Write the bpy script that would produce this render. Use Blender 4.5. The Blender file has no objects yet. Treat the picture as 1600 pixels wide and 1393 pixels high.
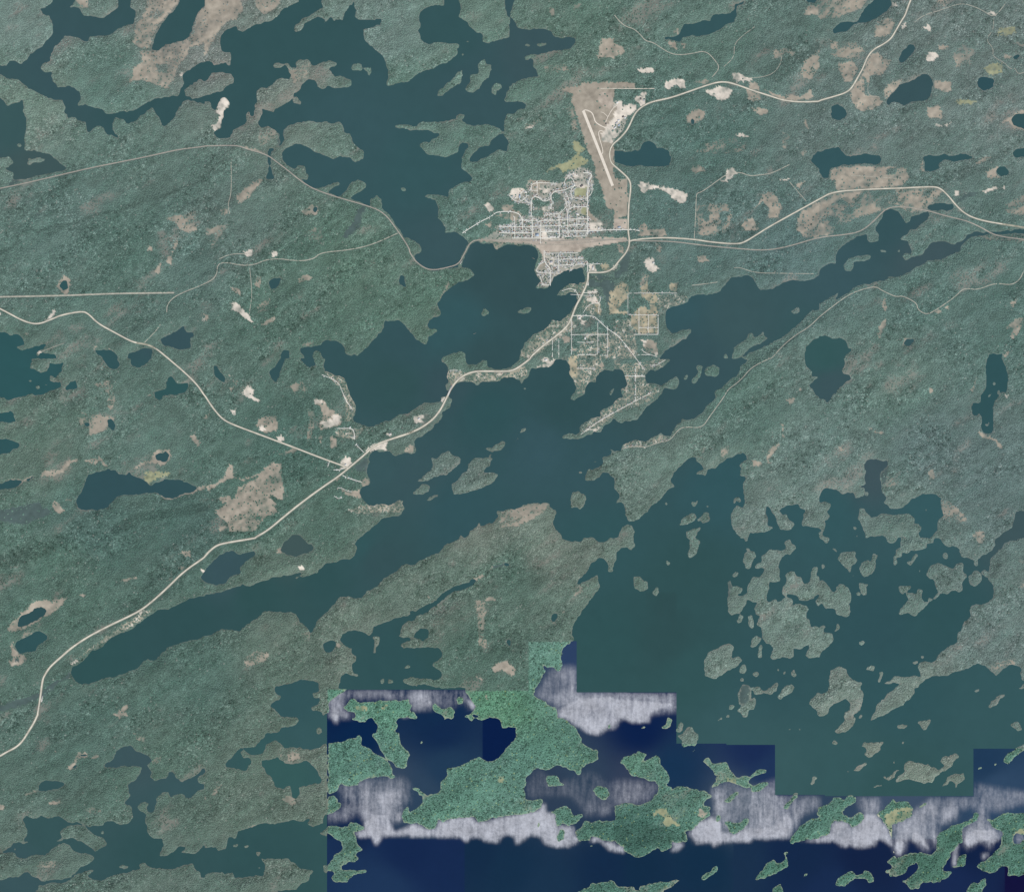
import bpy, math, random
import numpy as np
random.seed(7); rng = np.random.default_rng(7)
C = bpy.context.scene.collection
S = 12.5                       # metres per map pixel
MW, MH, PAD = 1600, 1393, 90

# ---------------------------------------------------------------- camera, sky, sun, exposure
SUN_EL, SUN_AZ = math.radians(47), math.radians(150)     # azimuth clockwise from north (+Y)
sc = bpy.context.scene
cd = bpy.data.cameras.new('camera'); cam = bpy.data.objects.new('camera', cd); C.objects.link(cam)
cam.location = (0, 0, 40000); cam.rotation_euler = (0, 0, 0)
cd.sensor_fit = 'HORIZONTAL'; cd.sensor_width = 36; cd.lens = 36*40000/(MW*S)
cd.clip_start = 100; cd.clip_end = 200000
sc.camera = cam
w = bpy.data.worlds.new('World'); sc.world = w; w.use_nodes = True
nt = w.node_tree; sky = nt.nodes.new('ShaderNodeTexSky'); sky.sky_type = 'NISHITA'; sky.sun_disc = False
sky.sun_elevation = SUN_EL; sky.sun_rotation = SUN_AZ
bg = nt.nodes['Background']; bg.inputs['Strength'].default_value = 0.10
nt.links.new(sky.outputs[0], bg.inputs[0])
sd_ = bpy.data.lights.new('sun', 'SUN'); sd_.energy = 3.6; sd_.angle = math.radians(0.5); sd_.color = (1, .95, .88)
sun = bpy.data.objects.new('sun', sd_); C.objects.link(sun)
sun.rotation_euler = (math.pi/2-SUN_EL, 0, math.pi-SUN_AZ)
sc.view_settings.view_transform = 'Standard'; sc.view_settings.look = 'None'
sc.view_settings.exposure = 0; sc.view_settings.gamma = 1; sc.view_settings.use_curve_mapping = False

# ---------------------------------------------------------------- survey data (map pixels)
ISLANDS = [
 (1017, 1269, 'largest green island in the navy water, with a yellow bog in its middle'),
 (1217, 956, 'largest island of the teal lake, a ragged wooded cluster of lobes'),
 (1590, 1320, 'bright green island at the bottom right corner with a pale notch in its top'),
 (760, 20, 'wooded island cut by the top edge beside the narrow channel'),
 (1453, 1339, 'ragged green island with white painted glint streaks along its upper bays'),
 (1312, 1088, 'hook shaped wooded island curling round a dark bay in the teal lake'),
 (1279, 925, 'lobed wooded island just above and beside the largest island of the teal lake'),
 (1292, 1280, 'green island with a pale sandy cove beside the island holding a flat bog'),
 (983, 1390, 'long green island cut by the bottom edge under the navy water'),
 (537, 1329, 'jagged green island with a trailing tail at the left end of the navy water'),
 (150, 10, 'wooded island with a tan clearing cut by the top edge'),
 (741, 744, 'larger of two wedge shaped islands in the long lake, forked on one side'),
 (1479, 902, 'broad wooded island with a thin sandy tail near the right shore of the teal lake'),
 (1125, 1033, 'rounded wooded island with a notch in its top, below the long largest cluster'),
 (1445, 1203, 'greyish spiky island lying along the bottom of the teal lake'),
 (1146, 1212, 'twisted green island with two prongs under the step of navy water'),
 (327, 133, 'wooded island beside the pale sand spit'),
 (1399, 1270, 'green island covered by a flat pale bog with a sandy bar below'),
 (690, 727, 'smaller leaf shaped island of the pair in the long lake'),
 (1174, 1089, 'island with a grey rocky flat on one half, between small wooded islets'),
 (1428, 943, 'arrow shaped wooded island inside the bay near the right shore'),
 (748, 120, 'crooked wooded island between a slim island and the airport side shore'),
 (1168, 538, 'long fretted island in the east lake beside the winding gravel road'),
 (884, 1274, 'green island wrapped in pale painted glint with a dark inlet beside it'),
 (1207, 1355, 'wing shaped green island with a thin beak in the bottom navy water'),
 (1526, 1385, 'leafy green island cut by the bottom edge near the lower right corner'),
 (1334, 1371, 'two humped green island alone in the bottom navy water'),
 (1590, 1180, 'green and grey sliver island at the right edge on the colour seam'),
 (1076, 1151, 'grey wooded island standing on the corner of the navy and teal water'),
 (1083, 846, 'upright wooded island standing alone in the wide upper teal lake'),
 (1324, 874, 'heart shaped wooded island above the lobed islands'),
 (1356, 884, 'comma shaped wooded island beside the heart shaped one'),
 (1151, 1289, 'small green island half sunk in pale painted glint below the forked island'),
 (705, 131, 'slim slanting wooded island like a finger in the upper lake'),
 (903, 781, 'lone round wooded island off the broad wooded cape'),
 (694, 1111, 'ragged scrap of green island against the navy bay near the seam'),
 (1362, 1168, 'greyish three pronged island in the open teal water'),
 (1336, 409, 'bent island with a round head in the narrowing east lake'),
 (940, 1237, 'small diamond green island in the streaked navy bay'),
 (1170, 872, 'small upright island above the largest ragged cluster'),
 (1000, 911, 'round wooded island alone in the dark middle of the teal lake'),
 (1523, 903, 'small round island linked to the right shore by a sandy bar'),
 (864, 1219, 'small green island shaped like a tear in the streaked navy bay'),
 (1492, 1216, 'small greyish island with a thin dangling spit'),
 (1113, 579, 'round tufted island in the middle of the east lake'),
 (1215, 1390, 'green stub of island cut by the bottom edge below the winged island'),
 (1228, 1079, 'oval wooded island beside the grey flat island'),
 (1075, 811, 'slanting wooded island, left one of the cluster in the upper teal lake'),
 (659, 764, 'small oval island below the leaf shaped island of the long lake'),
 (1501, 1344, 'green islet tucked behind a white painted glint streak'),
 (777, 698, 'thin wavy wooded islet tailing off above the forked island'),
 (1109, 1363, 'small crooked green island in the darkest bottom navy water'),
 (1101, 808, 'small wooded island beside the slanting one in the upper teal lake'),
 (1090, 584, 'two lobed island like a footprint in the east lake'),
 (1235, 1251, 'slim green island crossing into pale painted glint with a sandy tip'),
 (1556, 1094, 'slim spear shaped island under the right shore'),
 (1348, 919, 'small crooked island near the hooked inner bay of the cluster'),
 (1444, 1131, 'small triangular greyish island in the open water under the long point'),
 (775, 138, 'small angular island nearest the airport side shore'),
 (54, 251, 'low reedy island in the brownish bay at the left edge'),
 (876, 1304, 'dark speck island inside the bright painted glint band'),
 (1412, 920, 'small tufted island above the arrow shaped island'),
 (820, 485, 'tan islet with a thin tail in the middle of the town bay'),
 (1588, 1133, 'small grey island at the right edge above the navy corner'),
 (757, 488, 'small round islet in the middle of the town bay'),
 (587, 1003, 'thin upright island like a drop in the dark lower bay'),
 (1243, 485, 'small pale tipped islet in the wide part of the east lake'),
 (1043, 1130, 'small green island inside the corner of the navy step'),
 (558, 105, 'two small joined islets in the open upper lake'),
 (630, 295, 'grey bare rock islet in the upper lake'),
]
LAKES = [
 (1130, 760, 'lake', 'great teal lake system winding past the town and between the islands'),
 (400, 60, 'lake', 'wide teal upper lake full of wooded points and islands'),
 (20, 590, 'lake', 'dark teal lake at the left edge with ragged islets'),
 (1290, 560, 'pond', 'round dark lake standing alone in the woods'),
 (200, 770, 'pond', 'long dark pond with a pale reed rim in the left woods'),
 (1545, 600, 'pond', 'narrow upright lake with tiny islets near the right edge'),
 (1100, 42, 'pond', 'slanted dark pond near the top edge'),
 (1350, 30, 'pond', 'pond in two linked pools beside the upper highway'),
 (1440, 140, 'pond', 'kidney shaped dark pond beside the tan clearing'),
 (1010, 243, 'pond', 'humped dark pond beside the airport highway'),
 (1330, 248, 'pond', 'T shaped dark pond above the tan clear cut'),
 (350, 888, 'pond', 'blue grey pond beside the lower highway'),
 (465, 855, 'pond', 'brownish pond above the long dark lake'),
 (50, 962, 'pond', 'slender dark pond inside a wide tan rim'),
 (48, 1003, 'pond', 'dark pond just below the tan rimmed one'),
 (1310, 178, 'pond', 'small round pond below the highway bend'),
 (1540, 131, 'pond', 'small round pond with a tan rim at the upper right'),
]
LANDMARKS = [
 (1017, 1269, 'the largest green island'), (1217, 956, 'the largest ragged island cluster'), (1312, 1088, 'the hook shaped island'), (1279, 925, 'the lobed islands'),
 (1125, 1033, 'the notched round island'), (1445, 1203, 'the greyish spiky island'), (1146, 1212, 'the two pronged green island'), (741, 744, 'the forked island'),
 (690, 727, 'the leaf shaped island'), (1174, 1080, 'the grey flat island'), (1428, 943, 'the arrow shaped island'), (748, 120, 'the crooked upper island'),
 (705, 131, 'the slim finger island'), (1168, 538, 'the fretted island of the east lake'), (884, 1274, 'the island wrapped in painted glint'), (1207, 1355, 'the winged green island'),
 (1334, 1371, 'the two humped green island'), (1083, 846, 'the upright lone island'), (1324, 874, 'the heart shaped island'), (1356, 884, 'the comma shaped island'),
 (903, 781, 'the lone round island'), (1362, 1168, 'the three pronged grey island'), (1336, 409, 'the bent island of the east lake'), (1479, 902, 'the broad sandy tailed island'),
 (1000, 911, 'the lone dark water island'), (1113, 579, 'the tufted east lake island'), (1090, 803, 'the upper island pair'), (1399, 1270, 'the flat bog island'),
 (1453, 1339, 'the island streaked with painted glint'), (1590, 1320, 'the bottom right corner island'), (1292, 1280, 'the sandy cove island'), (1400, 1060, 'the long forked point'),
 (1076, 1151, 'the seam corner island'), (537, 1329, 'the tailed left green island'), (580, 1180, 'the left green shore'), (620, 1050, 'the dark lower bay shore'), (50, 590, 'the left edge lake shore'),
 (1545, 620, 'the narrow upright lake'), (400, 1335, 'the lower left lake point'), (170, 1320, 'the low left bay'), (780, 470, 'the town bay islets'), (560, 105, 'the joined upper islets'),
 (840, 75, 'the upper right bay'), (650, 300, 'the bare upper rock'), (1380, 800, 'the inner bay island shore'), (1230, 1170, 'the open teal water'), (690, 1110, 'the ragged green scrap'),
 (1490, 1250, 'the seam islets'), (780, 690, 'the wavy islet'), (920, 730, 'the broad wooded cape'), (1550, 1200, 'the right edge navy corner'),
]
TILES = """
T 0 0 L
W 412,0 395,30 350,60 310,70 320,105 385,130 405,165 410,245 380,300 330,350 270,395 235,425 215,465 160,500 110,472 80,475 45,510 0,515 0,578 60,610 140,618 185,660 210,685 280,710 350,755 430,778 490,778 500,810 500,870 520,915 590,910 605,940 680,955 675,1020 700,1020 750,980 800,985 830,1045 880,1065 930,1085 895,1040 868,1010 870,960 905,920 950,925 990,965 1060,935 1130,880 1175,830 1200,870 1250,930 1265,990 1310,960 1370,890 1400,820 1440,785 1500,775 1530,800 1592,812 1592,750 1540,770 1440,745 1430,700 1490,655 1560,615 1592,640 1592,475 1500,520 1430,570 1415,600 1435,650 1410,690 1385,740 1330,745 1270,765 1210,770 1150,790 1100,825 1040,860 970,865 900,880 820,880 800,850 740,845 690,820 650,815 610,830 595,810 630,780 620,720 590,690 540,665 450,675 410,630 400,560 340,560 315,530 345,490 390,480 400,420 425,370 470,330 500,285 590,285 640,315 680,330 695,290 760,280 830,275 900,245 990,200 1045,190 1060,130 1050,80 1005,50 1020,0 920,0 920,50 880,95 800,140 740,135 650,125 630,80 610,60 500,55 560,45 590,0
W 1410,0 1370,50 1310,120 1240,210 1215,260 1180,350 1170,395 1220,390 1290,350 1380,320 1440,310 1475,280 1495,220 1520,140 1550,90 1592,50 1592,0
W 0,745 45,800 60,825 140,790 185,785 180,860 205,920 205,990 190,1070 195,1165 290,1180 380,1190 430,1235 520,1310 470,1330 300,1365 200,1393 95,1393 100,1340 40,1310 100,1265 70,1220 0,1225
L 130,1130 150,1120 165,1135 145,1145
L 205,1285 225,1225 250,1240 300,1220 345,1230 330,1255 260,1262 235,1282
B 1150,0 1400,0 1370,50 1240,190 1200,260 1160,380 1090,370 1040,330 1050,200 1110,140 1140,50
b 1170,100 1240,60 1300,80 1220,180 1180,170
B 1592,60 1592,340 1480,370 1450,440 1390,520 1350,620 1300,690 1200,660 1100,620 1010,640 1040,530 1110,480 1090,400 1180,400 1290,360 1440,320 1500,260 1530,120
F 1210,500 1310,500 1310,570 1230,560
S 1395,565 1415,560 1420,590 1395,590
B 600,0 690,0 690,50 640,60 600,30
T 1 0 W
L 0,0 740,0 730,20 620,60 560,130 510,165 420,185 350,220 300,243 265,235 245,200 180,230 125,280 118,360 135,410 205,405 210,460 190,520 165,505 165,480 70,510 60,485 0,470
L 0,640 60,570 110,565 200,575 235,610 225,645 170,665 130,715 60,715 0,755
L 0,785 40,790 60,850 90,880 100,820 120,765 150,755 195,800 185,835 150,855 135,935 130,985 70,1030 110,1080 190,1075 230,1010 300,980 330,960 320,890 340,865 355,905 385,900 385,830 410,790 410,710 445,680 470,690 520,670 540,640 600,600 650,620 675,590 650,530 630,515 590,525 540,530 525,515 560,485 610,505 640,490 680,530 715,530 705,490 740,460 810,465 830,515 880,515 900,490 970,470 1030,490 1020,515 950,535 1010,580 1090,605 1140,625 1140,665 1060,695 960,665 910,695 875,680 865,630 810,615 770,640 700,730 660,780 600,820 540,845 530,870 500,860 445,850 440,890 405,960 430,990 490,980 550,1010 590,1060 580,1110 560,1140 500,1160 485,1210 490,1280 500,1330 470,1370 480,1393 0,1393
L 610,1020 650,970 750,950 820,935 870,950 950,945 980,965 1040,940 1080,980 1085,1030 1140,1050 1150,1110 1200,1160 1240,1170 1230,1240 1170,1265 1120,1220 1060,1210 1000,1240 940,1210 850,1175 790,1140 740,1115 670,1130 620,1160 600,1190 600,1230 640,1290 700,1310 720,1280 775,1290 780,1340 805,1370 795,1393 545,1393 515,1300 510,1200 540,1150 600,1120 620,1080
L 680,770 720,755 755,795 740,815 680,805
L 1135,530 1160,495 1220,500 1230,540 1190,555 1140,550
L 1235,530 1300,520 1300,550 1275,595 1265,560
L 920,0 920,45 870,100 830,110 760,150 715,190 690,235 700,262 745,240 770,190 830,150 880,130 930,155 920,190 950,150 990,135 1010,175 1020,150 1070,158 1085,110 1110,70 1145,30 1150,0
L 1155,0 1160,60 1175,80 1165,130 1200,155 1270,155 1340,145 1370,150 1370,190 1310,205 1235,235 1240,300 1275,350 1320,380 1380,430 1400,490 1425,540 1425,600 1415,670 1470,655 1592,630 1592,0
L 1465,990 1500,970 1592,970 1592,1010 1530,995
B 0,0 280,0 300,80 250,150 180,170 100,250 60,340 20,430 0,440
B 390,0 600,0 560,60 500,100 460,120 400,50
S 120,765 150,755 195,800 185,835 150,855 135,935 130,985 70,1030 60,980 95,960 115,900 90,880 100,820
b 430,980 490,980 550,1010 590,1060 500,1100 420,1150
b 640,530 720,540 830,470 800,600 700,650
M 580,1040 620,1020 610,1100 560,1140
B 300,1130 480,1190 470,1200 320,1160
T 2 0 L
W 265,0 265,45 200,38 130,60 75,100 62,150 85,185 65,240 80,290 110,320 150,345 200,325 270,340 390,345 370,390 375,415 300,485 240,500 140,550 70,570 0,625 0,975 50,985 70,955 150,945 260,950 330,930 370,920 360,900 400,875 435,890 420,910 385,925 420,950 470,975 500,980 600,965 660,980 720,1025 715,1040 640,1080 630,1125 580,1140 550,1150 490,1200 460,1240 470,1260 540,1245 600,1220 650,1185 700,1165 760,1180 755,1140 765,1095 740,1060 725,1030 740,1000 745,950 760,880 810,890 845,850 900,845 905,805 870,790 820,785 745,795 740,780 760,710 800,650 870,620 960,595 1000,600 990,570 960,520 970,480 950,450 900,465 895,445 940,425 1000,425 1070,400 1150,390 1250,380 1290,340 1285,300 1240,285 1180,295 1110,280 1095,235 1000,220 920,235 860,225 820,185 785,130 790,60 820,0 745,0 740,60 755,110 780,150 775,290 720,305 660,320 600,335 565,325 575,275 540,260 490,225 460,180 385,130 400,60 375,0
W 0,1008 80,1010 150,1015 235,1040 230,1065 180,1075 150,1110 100,1100 80,1130 100,1165 140,1200 290,1220 370,1180 390,1120 440,1110 455,1140 410,1220 395,1310 440,1340 480,1375 490,1393 0,1393
L 215,755 230,710 290,645 350,600 365,560 410,540 410,580 395,640 330,680 260,745
L 425,700 465,640 475,590 535,570 525,500 560,470 590,455 585,500 630,505 635,540 610,600 560,640 540,690 490,725 445,715
L 640,735 635,690 660,660 720,655 715,685 680,705 670,745
L 885,365 905,340 945,345 920,365
L 975,350 1010,340 1075,335 1065,350 1010,365
L 438,318 455,315 455,328 440,330
L 398,420 420,415 425,430 405,435
B 1170,690 1280,680 1350,640 1592,640 1592,700 1592,1393 1450,1393 1430,1250 1380,1150 1350,1020 1300,900 1270,800 1250,810 1270,740
R 1460,760 1500,720 1570,720 1592,800 1560,850 1490,820
S 1500,1060 1540,980 1592,920 1592,1110 1510,1110
B 1490,300 1592,300 1592,460 1520,455 1470,450 1470,380
B 1080,60 1130,70 1120,140 1090,110
b 1040,520 1200,500 1240,540 1060,570
b 900,970 1000,930 1050,910 1000,960 960,1000 890,1000
S 890,990 970,985 960,1000 890,1000
G 1270,1100 1330,1110 1370,1170 1310,1210 1390,1240 1380,1280 1200,1340 1160,1310 1060,1340 1080,1310 1170,1280 1250,1250 1300,1190 1265,1140
b 1220,830 1280,830 1310,1010 1270,1020
T 1230,1340 1330,1300 1400,1310 1430,1393 1200,1393
b 1285,20 1330,30 1300,140 1270,130
T 3 0 L
W 510,250 540,190 600,185 700,155 750,165 755,115 800,105 900,105 935,70 940,35 1010,10 1015,25 960,50 945,130 930,175 870,195 830,225 740,265 670,285 600,280 530,290 510,330 460,310 390,300 400,290 490,280
W 0,1170 100,1180 190,1160 230,1110 270,1095 300,1110 330,1145 380,1150 430,1180 440,1240 420,1280 340,1300 230,1290 100,1290 40,1270 0,1255
W 1592,1165 1540,1210 1520,1240 1550,1280 1592,1310
W 1490,0 1592,0 1560,20 1500,15
W 590,930 610,905 618,950 600,975
S 0,800 40,780 70,790 70,830 120,810 165,830 170,860 140,890 100,900 100,950 90,990 30,1050 0,1100
B 0,640 160,650 155,690 0,690
S 395,640 470,610 540,620 560,690 510,690 480,650 450,680 420,700 390,690
S 180,535 290,525 310,560 240,575 190,560
b 560,620 740,620 720,655 580,650
S 705,705 760,690 820,670 925,700 890,770 840,785 780,770 740,725
S 910,570 960,570 1040,610 1100,620 1000,630 950,640 915,595
B 1040,640 1130,640 1130,700 1060,690
B 1030,700 1130,730 1130,790 1080,800 1035,770
B 1140,700 1300,745 1440,745 1530,700 1550,770 1400,785 1280,770
B 1060,830 1190,850 1195,890 1130,905
B 560,900 640,840 710,870 680,940 620,970 570,960
S 920,1060 1000,1040 1055,1060 980,1065
S 870,1330 920,1310 960,1350 920,1393 865,1393
B 1240,390 1330,380 1420,400 1390,440 1340,410 1290,460 1235,455
b 1450,560 1500,450 1592,390 1592,520 1540,620 1460,610
B 0,340 60,360 90,410 30,440 0,440
B 1500,40 1592,40 1592,120 1480,120
b 1310,1020 1370,1050 1330,1160 1300,1150
B 590,1310 680,1290 710,1330 620,1350
b 1460,1140 1510,1140 1470,1220 1450,1200
B 470,230 500,220 500,270 470,260
B 400,320 490,340 490,390 440,370
B 520,345 560,350 540,380
S 170,760 240,720 250,790 220,830 180,800
b 620,1180 700,1130 900,1060 1050,1100 1000,1180 800,1200
B 1470,930 1500,930 1520,1020 1500,1000
D 1100,540 1460,400 1592,330 1592,390 1400,560 1280,640 1150,600
T 4 0 L
W 290,170 340,90 390,30 430,0 550,0 560,40 520,90 440,140 380,175 310,185 275,190 230,230 150,260 110,265 100,230 140,190 200,165 270,175
W 620,490 610,460 650,390 690,350 730,345 748,375 720,420 680,460 650,490
W 515,790 560,740 630,660 700,640 740,610 790,580 830,572 870,600 888,660 870,740 830,780 750,785 690,800 660,820 600,800 580,790 540,825
W 1225,650 1235,610 1280,598 1340,610 1362,635 1340,690 1290,705 1240,685
W 88,860 100,820 140,812 200,840 218,880 200,920 145,940 100,910
W 1490,935 1510,900 1560,880 1592,878 1592,1000 1540,990 1500,965
W 0,1185 60,1160 140,1145 180,1180 210,1215 360,1200 475,1210 478,1270 420,1275 300,1275 180,1280 90,1310 75,1380 40,1385 0,1340
W 815,1210 860,1205 920,1215 970,1195 1050,1210 1120,1195 1200,1215 1190,1235 1110,1250 1050,1265 990,1240 930,1275 930,1310 870,1330 810,1325 825,1260
W 1500,1190 1530,1160 1592,1145 1592,1225 1530,1225
W 1370,1330 1400,1300 1450,1295 1478,1330 1460,1360 1400,1370
W 1500,440 1540,425 1560,445 1520,460
S 820,450 850,410 910,410 940,450 880,490 840,475
S 800,230 850,190 870,245
S 900,965 960,975 1030,955 1010,985 910,990
B 1500,905 1560,865 1592,860 1592,1015 1520,1000 1470,950 1420,950
B 100,1310 300,1290 490,1300 680,1310 690,1393 80,1393
F 520,1320 600,1310 590,1360 530,1360
B 430,300 440,190 520,140 590,180 550,270
B 350,540 390,430 460,410 500,450 560,470 520,540 480,600 400,590 380,650 330,600
B 240,720 330,600 360,740 460,750 500,800 430,850 330,870 260,800
B 150,500 260,470 300,540 250,640 190,640
b 90,320 280,330 370,400 300,460 100,450
B 500,700 560,640 650,620 600,690 520,770
B 820,840 940,820 960,920 850,920
G 1290,540 1340,490 1430,500 1430,570 1320,590
G 1060,790 1130,775 1240,790 1180,810 1070,815
B 890,630 1030,640 1030,710 960,720 900,690
b 1040,440 1120,340 1220,400 1200,500 1120,550 1060,520
G 1400,230 1520,200 1530,260 1380,290
b 900,0 1020,0 960,50 910,40
b 0,0 370,0 350,60 200,120 100,150 0,160
B 1500,340 1592,340 1592,370
B 1440,430 1500,435 1480,460 1440,465
B 1350,1310 1400,1290 1370,1360 1400,1380 1310,1390 1290,1330
B 920,350 1000,360 1010,390 930,390
B 810,1250 820,1340 780,1320
B 1240,1240 1330,1210 1300,1250 1220,1280
S 640,220 670,170 680,190 640,250
S 565,30 600,20 605,50 575,60
S 1300,100 1370,140 1350,90
D 400,600 480,600 500,680 480,720 440,680
T 0 1 L
W 0,1190 45,1185 75,1215 130,1205 190,1250 190,1280 130,1300 160,1330 230,1310 290,1290 370,1275 350,1310 280,1345 290,1380 330,1350 430,1360 440,1393 0,1393
W 735,1330 800,1325 860,1330 910,1365 910,1393 790,1393
W 985,1393 1000,1350 1080,1330 1140,1310 1190,1320 1180,1393
W 1245,1245 1290,1215 1370,1180 1420,1135 1450,1140 1445,1190 1500,1190 1510,1215 1470,1240 1490,1310 1380,1325 1310,1295 1260,1290
W 455,820 490,785 530,785 535,850 490,868
M 60,50 90,0 160,0 110,50
B 440,840 500,750 550,780 540,890 480,890
S 365,1095 430,1000 440,1030 400,1090
B 1480,370 1530,370 1530,410 1490,410
B 1150,520 1180,520 1180,560 1140,560
B 1360,500 1390,480 1380,510 1340,600 1340,665 1300,655 1310,600 1340,590
b 1300,300 1550,250 1480,420 1380,380
B 1200,720 1250,650 1260,720 1230,740
B 730,1330 740,1290 760,1300
B 830,1315 910,1360 880,1350
B 170,1210 210,1200 215,1220
S 280,1360 330,1340 330,1370
S 0,1035 20,1040 0,1060
S 1555,1090 1592,1085 1592,1110
d 14 0,575 140,490 145,430 230,362 290,415 400,372 600,332 740,275 900,250 1050,195 1240,140 1440,50 1592,0
T 1 1 L
W 740,0 800,55 870,75 960,50 1040,15 1055,35 960,90 960,110 1060,135 1100,90 1140,30 1200,5 1255,40 1240,80 1170,115 1120,150 1280,205 1300,150 1340,125 1375,165 1370,215 1430,270 1470,330 1510,390 1550,460 1592,460 1592,0
L 1515,70 1540,58 1575,75 1550,94
W 1592,1180 1560,1140 1510,1095 1400,1105 1385,1150 1350,1210 1290,1280 1200,1360 1140,1368 1095,1350 1095,1310 1040,1260 950,1255 900,1280 850,1320 890,1340 920,1393 1592,1393
W 580,1393 600,1340 650,1330 655,1393
W 740,1310 860,1290 900,1290 850,1330 840,1393 790,1393 745,1350
W 500,785 530,765 590,770 580,810 550,852 520,852 495,810
W 1505,745 1545,750 1570,845 1520,815
W 845,220 880,220 865,258 845,250
B 410,0 450,0 400,80 340,160 260,190 250,130 320,70
B 120,240 180,230 190,270 140,285
B 740,250 830,200 900,230 860,280 780,275
S 300,560 370,540 375,600 340,610
S 520,580 570,560 570,600 520,610
B 720,780 780,740 830,760 820,790 740,805
B 195,840 270,850 290,900 240,890
S 220,960 290,980 310,1030 350,1060 380,1120 310,1090 260,1030 220,1010
B 440,1130 540,1060 550,1090 480,1145
b 400,1080 420,970 510,930 500,1000 420,1060
b 0,380 200,350 100,480 60,540
M 1070,450 1150,330 1190,220 1250,215 1200,380 1110,460
b 770,420 910,360 910,480 830,490
b 400,760 440,740 440,850 400,830
b 1280,690 1310,630 1340,650 1320,700
B 0,1050 40,1060 20,1110 0,1110
b 750,1290 850,1250 840,1290
T 2 1 L
W 490,0 470,25 360,40 310,80 300,150 270,130 220,120 150,115 105,135 150,145 200,155 215,200 225,240 215,300 240,330 280,380 275,410 350,400 410,440 470,490 520,470 560,495 650,505 675,562 710,525 770,500 850,515 920,508 980,530 1000,590 975,650 975,730 1020,790 975,835 1030,852 1085,830 1120,770 1200,715 1340,685 1370,760 1370,800 1310,810 1250,805 1180,860 1130,910 1180,910 1250,880 1290,890 1310,950 1260,1020 1210,1080 1170,1110 1110,1095 1070,1150 970,1210 900,1260 865,1340 860,1393 430,1393 430,1350 400,1330 330,1350 240,1393 0,1393 0,1185 45,1240 120,1285 160,1215 215,1190 210,1170 150,1170 135,1130 150,1100 210,1070 245,1045 225,1010 215,970 270,880 380,800 450,790 500,740 480,700 400,685 300,690 160,710 60,660 30,590 95,550 70,510 30,480 0,465 0,0
L 368,670 385,640 422,560 458,490 520,465 535,480 478,505 440,575 410,645 388,690
L 550,1045 580,1005 615,1030 590,1065 560,1070
L 835,1035 880,1015 910,990 950,1000 935,1035 890,1045
L 960,1043 972,1045 968,1055
L 705,740 718,742 712,752
L 245,1190 262,1195 255,1205
T 920,20 1150,30 1380,0 1440,10 1400,120 1400,260 1500,340 1500,400 1380,440 1000,470 560,470 680,400 650,370 820,330 780,250 930,290 930,200 820,180 770,110 900,80
F 1110,120 1200,130 1210,250 1130,260
F 960,160 1090,170 1090,210 970,225
F 970,240 1040,240 1040,290 970,290
F 690,320 770,300 780,350 700,360
T 1050,580 1330,580 1390,650 1340,690 1180,740 1080,840 1000,840 980,700 1040,600
B 530,465 1000,475 1300,455 1592,455 1592,500 1400,525 1330,572 1060,575 1040,600 1000,545 940,505 560,490
B 650,500 760,500 710,525 675,560
t 1380,880 1470,870 1490,1050 1400,1050 1340,1000
t 860,1340 1110,1095 1250,1060 1300,1150 950,1393 870,1393
b 1250,805 1370,800 1310,950 1200,890
G 1280,70 1380,70 1370,140 1290,140
G 1340,220 1380,220 1370,280 1340,270
B 1460,0 1592,0 1592,250 1530,200
S 580,200 620,180 660,240 620,260
B 590,345 640,340 630,385
b 670,280 860,250 840,320 700,300
B 730,200 800,200 810,240 740,240
S 1490,660 1550,660 1540,700 1500,700
M 1390,740 1592,760 1592,900 1540,1000 1500,850 1400,840
Y 1565,870 1592,870 1592,1040 1550,1010
t 1360,1190 1592,1190 1592,1393 1300,1393
B 230,950 300,800 320,810 240,950
S 1395,665 1450,665 1450,715 1395,715
S 1060,600 1130,600 1130,660 1080,660
T 3 1 L
W 340,1393 410,1330 520,1250 560,1240 600,1180 595,1165 540,1165 490,1185 440,1195 405,1150 390,1080 400,1020 440,1000 560,960 580,925 620,905 760,890 830,870 870,810 920,760 1040,750 1090,790 1110,830 1145,865 1230,845 1320,800 1400,785 1460,785 1530,785 1592,740 1592,1010 1540,1020 1490,1060 1430,1120 1370,1175 1310,1220 1240,1265 1170,1300 1080,1340 970,1393
L 920,1350 930,1310 1000,1260 1030,1240 1040,1195 1080,1195 1080,1230 1160,1185 1160,1220 1200,1225 1130,1280 1060,1310 980,1370 960,1393 910,1393
L 1375,1030 1420,1000 1445,1010 1430,1035 1390,1045
L 850,1360 870,1350 880,1393 850,1393
W 1592,1225 1530,1260 1490,1310 1480,1393 1592,1393
S 180,50 220,10 300,50 370,60 480,80 575,120 555,185 490,185 430,120 340,70 230,110
B 200,360 250,340 260,390 390,385 405,440 190,450
S 240,620 320,610 320,660 350,690 310,730 260,710 240,680
b 640,215 760,190 890,200 910,280 900,400 740,440 640,440
B 730,190 800,200 810,260 730,250
F 690,250 740,270 740,330 690,330
F 820,250 900,240 870,330 810,320
B 990,360 1070,290 1130,380 1110,410 1010,400
B 1080,250 1150,120 1240,100 1300,200 1280,290 1200,310 1200,230 1150,170
B 1410,390 1450,250 1592,180 1592,450 1480,460
B 640,600 700,580 740,640 660,640
B 0,0 100,0 105,280 0,330
S 0,340 100,320 100,390 0,390
Y 0,840 70,795 115,850 100,940 20,990 0,990
Y 210,880 340,880 330,960 280,970 210,910
Y 140,1060 190,1010 320,1010 340,1200 190,1205 150,1150
B 200,1250 300,1250 340,1300 340,1360 240,1350
B 430,810 490,800 490,880 440,880
M 100,560 130,580 110,700 0,790 0,740
b 210,740 270,740 250,860 210,850
S 790,10 880,0 890,30
S 1280,0 1360,0 1340,15
t 0,1100 150,1080 180,1393 0,1393
t 340,890 580,910 540,960 400,1010 340,1000
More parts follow.
